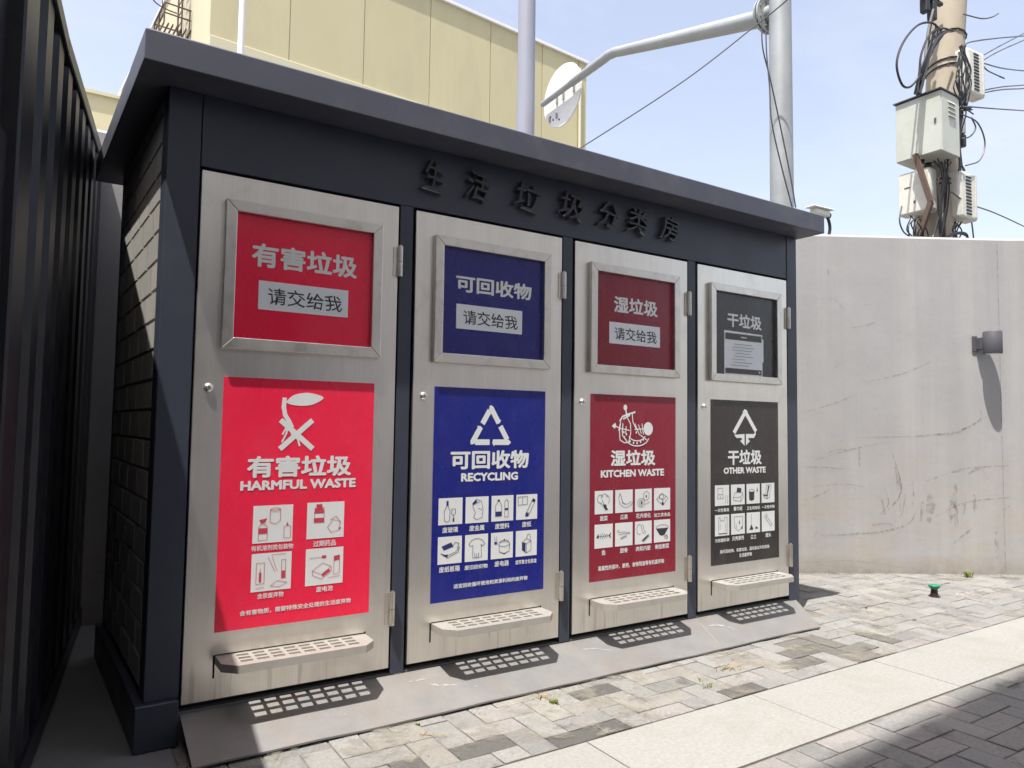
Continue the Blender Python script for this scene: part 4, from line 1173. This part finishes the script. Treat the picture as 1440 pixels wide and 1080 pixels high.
# round sign seen from behind, hung on the arm
sc_ = at(790, 134, 'x', AX + .075)
rs = empty('round_sign', sc_, 'round white traffic sign seen from behind, clamped to the end of the pole arm', 'sign')
mb = MB()
seg = 40; vs = []; fs = []
for xx, rr in ((.0, .400), (.012, .405), (.016, .40), (.016, .385)):
    for k in range(seg):
        th = 2 * math.pi * k / seg; vs.append((sc_.x + xx, sc_.y + rr * math.cos(th), sc_.z + rr * math.sin(th)))
for a in range(3):
    for k in range(seg):
        k2 = (k + 1) % seg; fs.append((a * seg + k, a * seg + k2, (a + 1) * seg + k2, (a + 1) * seg + k))
fs.append(tuple(range(seg))[::-1]); fs.append(tuple(3 * seg + k for k in range(seg)))
mb.raw(vs, fs); put(mb, 'disc', M_signback, rs)
ad = (r2 - r1).normalized()
for k in (-.20, .02, .16):
    q = r1.lerp(r2, .72) + ad * k
    put(MB().box(sc_.x - .012, sc_.x, q.y - .018, q.y + .018, sc_.z + (q.z - r1.lerp(r2, .72).z) - .07, sc_.z + .02 + (q.z - r1.lerp(r2, .72).z)), 'clamp', M_galv, rs)
for k in (-.25, -.10):
    mb = MB().box(sc_.x - .022, sc_.x - .0, sc_.y - k - .012, sc_.y - k + .012, sc_.z - .27, sc_.z - .20); put(mb, 'bracket', M_galv, rs)
mb = MB()
for a, b in ((.05, -.3), (.18, -.26), (.24, -.20)):
    mb.tube([(sc_.x - .008, sc_.y + a, sc_.z + b), (sc_.x, sc_.y + a, sc_.z + b)], .012, 8)
put(mb, 'bolts', M_cable, rs)

# thick pale pole behind the booth
pa = at(740, 100, 'y', 5.0)
po_ = MB().tube([(pa.x, 5.0, 0), (pa.x, 5.0, 3), (pa.x, 5.0, 10)], [.135, .127, .108], 28).build('lamp_pole', M_polegrey, smooth=True)
tag(po_, 'thick pale grey pole rising behind the middle of the booth roof', 'pole')
pa = at(339.5, 40, 'y', 9.0)
po_ = MB().tube([(pa.x - .02, 9.0, 0), (pa.x, 9.0, 7), (pa.x, 9.0, 12)], [.055, .050, .047], 16).build('white_pole', M_whitepole, smooth=True)
tag(po_, 'thin white pole in front of the beige building, left of the thick pole', 'pole')

# concrete utility pole
UY = 1.0
u0, u1 = at(1313, 331, 'y', UY), at(1336, 0, 'y', UY)
ud = (u1 - u0) / (u1.z - u0.z)
def up(z, dx=0, dy=0): return u0 + ud * (z - u0.z) + Vector((dx, dy, 0))
utility = empty('utility_pole', (up(0).x, UY, 0), 'weathered concrete utility pole leaning slightly behind the plastered wall', 'utility pole')
put(MB().tube([up(0), up(u0.z), up(u1.z), up(u1.z + 2.5)], [.215, .195, .162, .145], 28), 'shaft', M_cpole, utility, smooth=True)
for z_ in (5.05, 5.12, 5.45, 3.75, 3.70):
    for k in range(1):
        mb = MB()
        c_ = up(z_ + k * .02); rr = .178 + (5.5 - z_) * .012
        mb.tube([c_ + Vector((rr * math.cos(R(a)), rr * math.sin(R(a)), .02 * math.sin(R(a * 2 + 40 * k)))) for a in range(0, 361, 24)], .009, 5, cap=False)
        put(mb, 'strap', M_cable, utility, smooth=True)

# steel cabinet (its big side faces left, its narrow side faces the lane)
bx0 = 7.0
q = [at(1261, 147, 'x', bx0), at(1323, 125, 'x', bx0), at(1320, 212, 'x', bx0), at(1257, 230, 'x', bx0)]
ya, yb, za, zb = .685, 1.140, 3.925, 4.540
cab = empty('cable_cabinet', (bx0 + .2, .9, za), 'grey steel cabinet with louvred side mounted on the utility pole', 'cabinet')
put(MB().box(bx0 + .012, bx0 + .36, ya, yb, za, zb), 'case', M_cab, cab, bevel=.006)
put(MB().box(bx0, bx0 + .011, ya + .004, yb - .004, za + .006, zb - .006), 'door', M_cab, cab, bevel=.004)
mb = MB().box(bx0 - .006, bx0, ya + .045, ya + .065, za + .29, za + .34); put(mb, 'latch', M_lamp, cab)
put(MB().raw([(bx0 - .02, ya - .012, zb + .004), (bx0 + .38, ya - .012, zb + .004), (bx0 + .38, yb + .012, zb + .004), (bx0 - .02, yb + .012, zb + .004),
              (bx0 - .02, ya - .012, zb + .014), (bx0 + .38, ya - .012, zb + .014), (bx0 + .38, yb + .012, zb + .014), (bx0 - .02, yb + .012, zb + .014)],
             [(0, 3, 2, 1), (4, 5, 6, 7), (0, 1, 5, 4), (1, 2, 6, 5), (2, 3, 7, 6), (3, 0, 4, 7)]), 'lid', M_lamp, cab)
for k in range(4):
    z_ = zb - .10 - k * .045
    for s in (0,):
        put(MB().prism([(bx0 + .14, ya - .001, z_), (bx0 + .14, ya - .016, z_ - .004), (bx0 + .14, ya - .001, z_ + .020)], (.13, 0, 0)), 'louvre', M_cab, cab)
for xx in (.12, .26):
    put(MB().tube([(bx0 + xx, .95, za - .03), (bx0 + xx, .95, za)], .035, 12), 'gland', M_cable, cab)
# rusty brace under the cabinet
b1, b2, b3 = at(1287, 217, 'x', 6.97), at(1309, 284, 'x', 7.0), at(1292, 336, 'x', 7.0)
mb = MB()
for p, q_ in ((b1, b2), (b2, b3)):
    t = (q_ - p).normalized(); s = Vector((0, 1, 0)); s = (s - t * s.dot(t)).normalized() * .022; v_ = t.cross(s).normalized() * .022
    mb.prism([p - s - v_, p + s - v_, p + s + v_, p - s + v_], q_ - p)
o = mb.build('brace', M_rust); tag(o, 'bent rusty brown steel brace propping the grey cabinet', 'bracket')

def rbox(name, c, hx, hy, hz, mats, label, cat, ribs=0, rot=0, group=None, bev=.03):
    root = empty(name, c, label, cat, group); root.rotation_euler = (0, 0, rot)
    MB().box(-hx, hx, -hy, hy, -hz, hz).build('shell', mats, root, bevel=bev, seg=4, smooth=True)
    if ribs:
        for k in range(ribs):
            z_ = -hz * .78 + 2 * hz * .78 * k / (ribs - 1)
            MB().box(-hx * .30, hx * .22, -hy - .008, -hy + .002, z_ - hz * .028, z_ + hz * .028).build('port', M_cable, root)
        for s in (-.72, .72):
            MB().box(hx * s - .012, hx * s + .012, -hy - .006, -hy + .002, -hz * .88, hz * .88).build('ridge', mats, root, bevel=.003)
    return root
cL = at(1290, 272, 'x', 7.12)
b = rbox('splice_box', cL, .075, .165, .225, M_plast, 'rounded white plastic box below the grey cabinet, left of the pole', 'junction box', 0, 0, 'white plastic boxes on the utility pole', .035)
MB().box(-.079, -.074, .03, .09, .05, .065).build('latch', M_lamp, b)
MB().box(-.079, -.074, -.02, .0, -.12, -.09).build('latch', M_lamp, b)
MB().box(-.077, -.070, -.15, .15, -.206, .206).build('cover', M_plast, b, bevel=.02, seg=3)
cR = at(1352, 278, 'y', .80)
rbox('splice_box', cR, .17, .075, .245, M_plast, 'white ribbed splice box below the cabinet, right of the pole', 'junction box', 12, R(-4), 'white plastic boxes on the utility pole')
cT = at(1363, 106, 'y', .80)
b = rbox('splice_box', cT, .17, .075, .245, M_plast, 'white ribbed splice box above the cabinet, wrapped in wires', 'junction box', 12, R(-4), 'white plastic boxes on the utility pole')
cM = at(1350, 182, 'y', .80)
mb = MB().box(cM.x - .04, cM.x + .04, .76, .84, cM.z - .05, cM.z + .12); o = mb.build('small_box', M_plast, bevel=.006); tag(o, 'small pale box hanging right of the grey cabinet above a black plug', 'junction box')
mb = MB().box(cM.x - .03, cM.x + .05, .76, .84, cM.z - .19, cM.z - .055); o = mb.build('plug', M_cable, bevel=.01); tag(o, 'black plug hanging under the small pale box', 'plug')
# black insulator bracket at the top left of the pole
cI = at(1308, 8, 'y', .95)
ins = empty('insulator_bracket', cI, 'black cable clamp bracket at the top left of the utility pole', 'bracket')
for a in ((-.20, .16, -.02, .03, .05, .12), (-.12, -.05, -.03, .05, -.10, .05), (.02, .09, -.03, .05, -.14, .05), (-.24, -.17, -.02, .03, .02, .08), (.10, .24, -.02, .03, .07, .11), (-.04, .03, -.02, .04, .1, .3)):
    MB().box(*a).build('clamp', M_cable, ins, bevel=.012, seg=2)

# cables: each is a path through photo points on a plane just in front of the pole
def cable(pts, r, label, name='cable', m=None, grp=None, n=8):
    P3 = [at(u, v, 'y', yy) for u, v, yy in pts]
    o = MB().tube(catmull(P3, n), r, 6).build(name, m or M_cable, smooth=True)
    return tag(o, label, 'cable', grp)
G1 = 'cables around the utility pole'
cable([(1313, 14, .9), (1306, 45, .9), (1301, 90, .85), (1296, 120, .85), (1291, 132, .85)], .020, 'thick black cable dropping from the clamp to the cabinet top', grp=G1)
cable([(1322, 42, .8), (1310, 32, .8), (1290, 36, .8), (1270, 60, .8), (1261, 90, .8), (1268, 118, .8), (1280, 122, .8), (1295, 105, .8)], .011, 'big black cable loop hanging left of the utility pole', grp=G1)
cable([(1340, 44, .8), (1325, 40, .8), (1308, 48, .8), (1296, 75, .8), (1293, 100, .8), (1290, 130, .8)], .011, 'second smaller black cable loop beside the big loop', grp=G1)
cable([(1330, 45, .8), (1318, 55, .8), (1308, 75, .8), (1302, 98, .8), (1293, 132, .8)], .016, 'black cable slanting down beside the pole onto the cabinet', grp=G1)
tan = MB()
random.seed(11)
for k in range(9):
    a = random.uniform(-4, 4)
    tan.tube(catmull([at(1322 + a + random.uniform(-6, 6), 40 + random.uniform(-6, 10), 'y', .8), at(1310 + a * 1.2, 72 + random.uniform(-6, 6), 'y', .8), at(1300 + a * 1.4, 95, 'y', .8), at(1293 + a * 2.0, 130 + random.uniform(-4, 6), 'y', .85)], 5), .008, 5)
for k in range(16):   # behind and over the upper splice box
    x = 1350 + random.uniform(-2, 14)
    tan.tube(catmull([at(1352 + random.uniform(-4, 6), 66 + random.uniform(-4, 8), 'y', .69), at(x + random.uniform(-6, 4), 92 + random.uniform(-10, 8), 'y', .67), at(x + random.uniform(-8, 4), 120 + random.uniform(-6, 8), 'y', .67), at(1352 + random.uniform(-4, 8), 146 + random.uniform(-5, 6), 'y', .69)], 5), .007, 5)
for k in range(9):
    x = 1352 + random.uniform(-4, 2)
    tan.tube(catmull([at(x, 142, 'y', .72), at(x + random.uniform(-4, 6), 160, 'y', .72), at(x - 2 + random.uniform(-3, 3), 190, 'y', .72), at(1348 + random.uniform(-2, 5), 225, 'y', .72), at(1350 + random.uniform(-5, 8), 240, 'y', .72)], 5), .007, 5)
for k in range(8):
    tan.tube(catmull([at(1350, 150 + random.uniform(-3, 3), 'y', .7), at(1360 + random.uniform(-4, 4), 154 + random.uniform(-4, 4), 'y', .66), at(1368 + random.uniform(-4, 2), 157 + random.uniform(-6, 4), 'y', .66)], 4), .007, 5)
for k in range(10):   # under the cabinet
    tan.tube(catmull([at(1318 + random.uniform(-10, 20), 222 + random.uniform(0, 6), 'y', .78), at(1322 + random.uniform(-6, 14), 245 + random.uniform(-5, 8), 'y', .76), at(1322 + random.uniform(-8, 12), 290 + random.uniform(-20, 20), 'y', .78), at(1318 + random.uniform(-12, 14), 345, 'y', .8)], 6), .008, 5)
for k in range(9):   # loops below the white boxes
    x = 1275 + k * 3.2
    tan.tube(catmull([at(1276 + random.uniform(0, 30), 303, 'y', .9), at(x, 318 + random.uniform(-4, 6), 'y', .88), at(x + random.uniform(-8, 8), 334, 'y', .88), at(x + random.uniform(-8, 8), 350, 'y', .88)], 5), .0065, 5)
for k in range(5):
    tan.tube(catmull([at(1340 + random.uniform(0, 24), 312, 'y', .8), at(1345 + random.uniform(-10, 14), 326, 'y', .8), at(1350 + random.uniform(-14, 14), 350, 'y', .8)], 5), .007, 5)
for k in range(4):
    tan.tube(catmull([at(1328 - k, 340, 'y', .76), at(1336, 332 - k * .8, 'y', .74), at(1350, 329 - k * .8, 'y', .74), at(1360, 333 - k, 'y', .74), at(1362, 345, 'y', .74)], 5), .009, 5)
o = tan.build('cable_tangle', M_cable, smooth=True); tag(o, 'tangle of thin black cables wrapped round the utility pole and its boxes', 'cables', kind='stuff')
far = [([(1352, 70, .8), (1362, 60, .8), (1400, 54, .9), (1445, 50, 1.2), (1500, 44, 2)], 'top wire arching right from the upper splice box'),
       ([(1372, 84, .8), (1400, 68, .9), (1445, 44, 1.4), (1500, 14, 2)], 'steeply rising wire right of the upper splice box'),
       ([(1374, 90, .8), (1405, 72, .9), (1445, 54, 1.3), (1500, 28, 2)], 'second rising wire just under the steep one'),
       ([(1380, 88, .8), (1410, 96, .9), (1445, 100, 1.3), (1500, 104, 2)], 'level wire leaving right at the middle of the upper box'),
       ([(1378, 128, .8), (1410, 122, .9), (1445, 119, 1.3), (1500, 112, 2)], 'wire leaving right from the bottom of the upper box'),
       ([(1380, 131, .8), (1410, 126, .9), (1445, 124, 1.3), (1500, 118, 2)], 'wire running close under its twin right of the upper box'),
       ([(1362, 150, .8), (1400, 153, .9), (1445, 156, 1.3), (1500, 160, 2)], 'lowest level wire leaving right beside the cabinet'),
       ([(1338, 270, .75), (1362, 286, .75), (1400, 300, .9), (1445, 321, 1.2), (1500, 350, 1.8)], 'wire sloping down right from beside the lower ribbed box'),
       ([(1350, 160, .7), (1374, 172, .7), (1385, 200, .7), (1378, 225, .7), (1358, 233, .7)], 'thin wire bulging right in a wide loop beside the cabinet'),
       ([(1352, 195, .7), (1364, 192, .7), (1372, 180, .7), (1366, 165, .7)], 'small wire loop beside the black plug'),
       ([(1382, 92, .8), (1390, 100, .8), (1412, 110, .8), (1406, 108, .8)], 'loose wire end sticking out right of the upper box'),
       ([(1355, 20, .8), (1380, 26, .8), (1395, 24, .8), (1404, 19, .8)], 'loose thin wire end near the top of the pole'),
       ([(1268, 290, .9), (1265, 310, .9), (1270, 325, .9), (1278, 332, .9)], 'thin wire looping below the left white box'),
       ([(1366, 310, .8), (1368, 325, .8), (1370, 345, .8)], 'wire hanging from the lower ribbed box')]
for pts, lb in far:
    cable(pts, .0075, lb, 'wire', M_wire, 'thin wires at the utility pole')
# wires on the sign pole
def cable_x(pts, r, lb, m=None):
    P3 = [at(u, v, 'x', xx) for u, v, xx in pts]
    o = MB().tube(catmull(P3, 8), r, 6).build('wire', m or M_wire, smooth=True); return tag(o, lb, 'cable', 'wires at the sign pole')
cable_x([(1112, -6, 4.7), (1100, 6, 4.7), (1060, 38, 4.6), (960, 115, 4.2), (818, 207, 3.6), (790, 222, 3.4)], .006, 'long wire running down left from the sign pole to the booth roof')
cable([(1071, 40, .82), (1073, 70, .82), (1084, 115, .82), (1100, 190, .82), (1112, 250, .82), (1119, 292, .82)], .006, 'thin wire hanging down along the sign pole', 'wire', M_wire, 'wires at the sign pole')
cable([(1077, 40, .80), (1078, 75, .80), (1082, 120, .80), (1085, 170, .80), (1098, 230, .80), (1115, 295, .80)], .006, 'second thin wire hanging along the sign pole, nearer its left edge', 'wire', M_wire, 'wires at the sign pole')

# security camera on the booth's far end, above the wall
sc0 = at(1155, 300, 'y', 1.05)
seccam = empty('security_camera', sc0, 'small white security camera peeking over the right end of the booth roof', 'camera')
def scp(x, y, z): return sc0 + Vector((x, y, z))
put(MB().prism([scp(-.17, -.045, .030), scp(-.17, .055, .030), scp(.12, .055, .040), scp(.14, -.045, .040)][::-1], (0, 0, .012)), 'hood', M_trim, seccam, bevel=.004)
put(MB().box(sc0.x - .12, sc0.x + .10, sc0.y - .03, sc0.y + .04, sc0.z - .028, sc0.z + .029), 'body', M_plast, seccam, bevel=.015, seg=2)
put(MB().tube([scp(.11, .01, .0), scp(.125, .01, .0)], .03, 14), 'lens', M_cable, seccam, smooth=True)
put(MB().tube([scp(.02, .02, -.03), scp(.02, .02, -.09)], .018, 10), 'mount', M_trim, seccam, smooth=True)
put(MB().tube(catmull([scp(.08, -.01, -.03), scp(.105, -.01, -.08), scp(.11, -.01, -.14), scp(.09, 0, -.22), scp(.07, .05, -.3)], 6), .014, 8), 'cable', M_cable, seccam, smooth=True)
put(MB().tube([scp(.02, .02, -.09), scp(.0, .25, -.20), scp(.0, .50, -.30)], .016, 8), 'bracket', M_trim, seccam, smooth=True)

# ------------------------------------------------------------------ small things on the ground
gs = Vector((5.02, -.17, 0))
st_ = empty('capped_stub', gs, 'small dark stub with a flared bright green cap standing on the paving near the wall', 'pipe stub')
st_.scale = (.82, .82, .9)
MB().lathe([(.040, 0), (.038, .010), (.028, .028), (.027, .070)], (0, 0, .0), 20).build('body', M_brown, st_, smooth=True)
MB().lathe([(.027, .060), (.044, .078), (.049, .088), (.046, .092), (.02, .090)], (0, 0, 0), 20).build('cap', M_green, st_, smooth=True)
MB().lathe([(.045, 0), (.043, .005), (.038, .007)], (0, 0, .001), 16).build('rim', M_brown, st_, smooth=True)
random.seed(5)
def pebble(mb, x, y, r, z=0.0):
    vs = []
    for k in range(6):
        a = k * math.pi / 3 + random.uniform(-.3, .3); vs.append((x + r * math.cos(a) * random.uniform(.6, 1.2), y + r * math.sin(a) * random.uniform(.6, 1.2), z))
    top = (x, y, z + r * random.uniform(.4, .9))
    n0 = len(vs)
    mb.raw(vs + [top], [(k, (k + 1) % 6, 6) for k in range(6)])
mb = MB()
for k in range(26):
    pebble(mb, 5.15 + abs(random.gauss(0, .16)), -.24 - abs(random.gauss(0, .04)) + random.uniform(0, .05), random.uniform(.004, .013), .001)
o = mb.build('rubble', M_chip); tag(o, 'pale mortar crumbs scattered beside the green capped stub', 'rubble', kind='stuff')
mb = MB()
for k in range(120):
    x = random.uniform(.5, 6.2); y = random.uniform(-.72, -.28)
    if x > 3.8: y = random.uniform(-.72, .6)
    if y > inwall(x) - .02: continue
    pebble(mb, x, y, random.uniform(.0015, .005), .002)
o = mb.build('grit', M_conc); tag(o, 'fine grit lying on the block paving', 'grit', kind='stuff')

mb = MB()
for k in range(420):
    s_ = random.uniform(-.9, 2.6); dd = abs(random.gauss(0, .035)) + .004
    q = W0 + WD * s_ + WN * dd
    if s_ > 1.738: q = end + Vector((.817, -.577, 0)) * (s_ - 1.738) + WN * dd
    pebble(mb, q.x, q.y, random.uniform(.002, .008), .0)
o = mb.build('wall_foot_debris', [M_sand]); tag(o, 'line of sand and crumbs gathered at the foot of the plastered wall', 'debris', kind='stuff')
def tuft(x, y, n, h, m, label, spread=.03):
    mb = MB()
    for k in range(n):
        a = random.uniform(0, 2 * math.pi); r = random.uniform(0, spread)
        bx, by = x + r * math.cos(a), y + r * math.sin(a) * .5
        hh = h * random.uniform(.4, 1); ln = random.uniform(.2, .9) * hh; w_ = random.uniform(.0012, .003)
        d = Vector((math.cos(a), math.sin(a), 0)); s = Vector((-d.y, d.x, 0)) * w_
        p0 = Vector((bx, by, 0)); p1 = p0 + d * ln * .4 + Vector((0, 0, hh * .7)); p2 = p0 + d * ln + Vector((0, 0, hh * .9))
        mb.poly([p0 - s, p0 + s, p1 + s, p1 - s]); mb.poly([p1 - s, p1 + s, p2])
    o = mb.build('weed', m); return tag(o, label, 'weed', 'weeds in the paving')
def gp_(u, v): return at(u, v, 'z', 0)
p = gp_(588, 1020); tuft(p.x, p.y, 18, .012, M_weed, 'tiny yellow green weed in the paving near the red door', .012)
p = gp_(778, 990); tuft(p.x, p.y, 40, .022, M_weed, 'green weed sprouting in a joint below the third step', .03)
p = gp_(763, 982); tuft(p.x, p.y, 36, .014, M_dry, 'yellowed weed next to the green one below the third step', .05)
p = gp_(1025, 940); tuft(p.x, p.y, 90, .014, M_dry, 'dry brownish grass patch along a joint below the fourth step', .10)
p = gp_(996, 965); tuft(p.x, p.y, 30, .014, M_weed, 'low weed beside the dark block at the slab edge', .05)
p = gp_(985, 957); tuft(p.x, p.y, 20, .012, M_weed, 'sparse weed in the joint left of the dark block', .04)
p = gp_(1362, 812); tuft(p.x, p.y, 46, .07, M_weed, 'small weed growing at the foot of the plastered wall', .05)
p = gp_(1288, 806); tuft(p.x, p.y, 12, .03, M_dry, 'dry wisp at the foot of the wall left of the green weed', .03)
mb = MB()
for pts in ([(590, 1033), (610, 1036), (630, 1036)], [(594, 1036), (600, 1029)]):
    mb.tube([gp_(u, v) + Vector((0, 0, .004)) for u, v in pts], .0015, 5)
o = mb.build('twig', M_dry); tag(o, 'thin dry twig lying on the paving near the red door', 'twig')
mb = MB()
for (u, v, r) in ((1218, 855, .012), (1286, 872, .016), (1252, 815, .01)):
    p = gp_(u, v); pebble(mb, p.x, p.y, r, .001)
o = mb.build('leaf_litter', M_brown); tag(o, 'few dark leaf scraps on the paving', 'litter', kind='stuff')
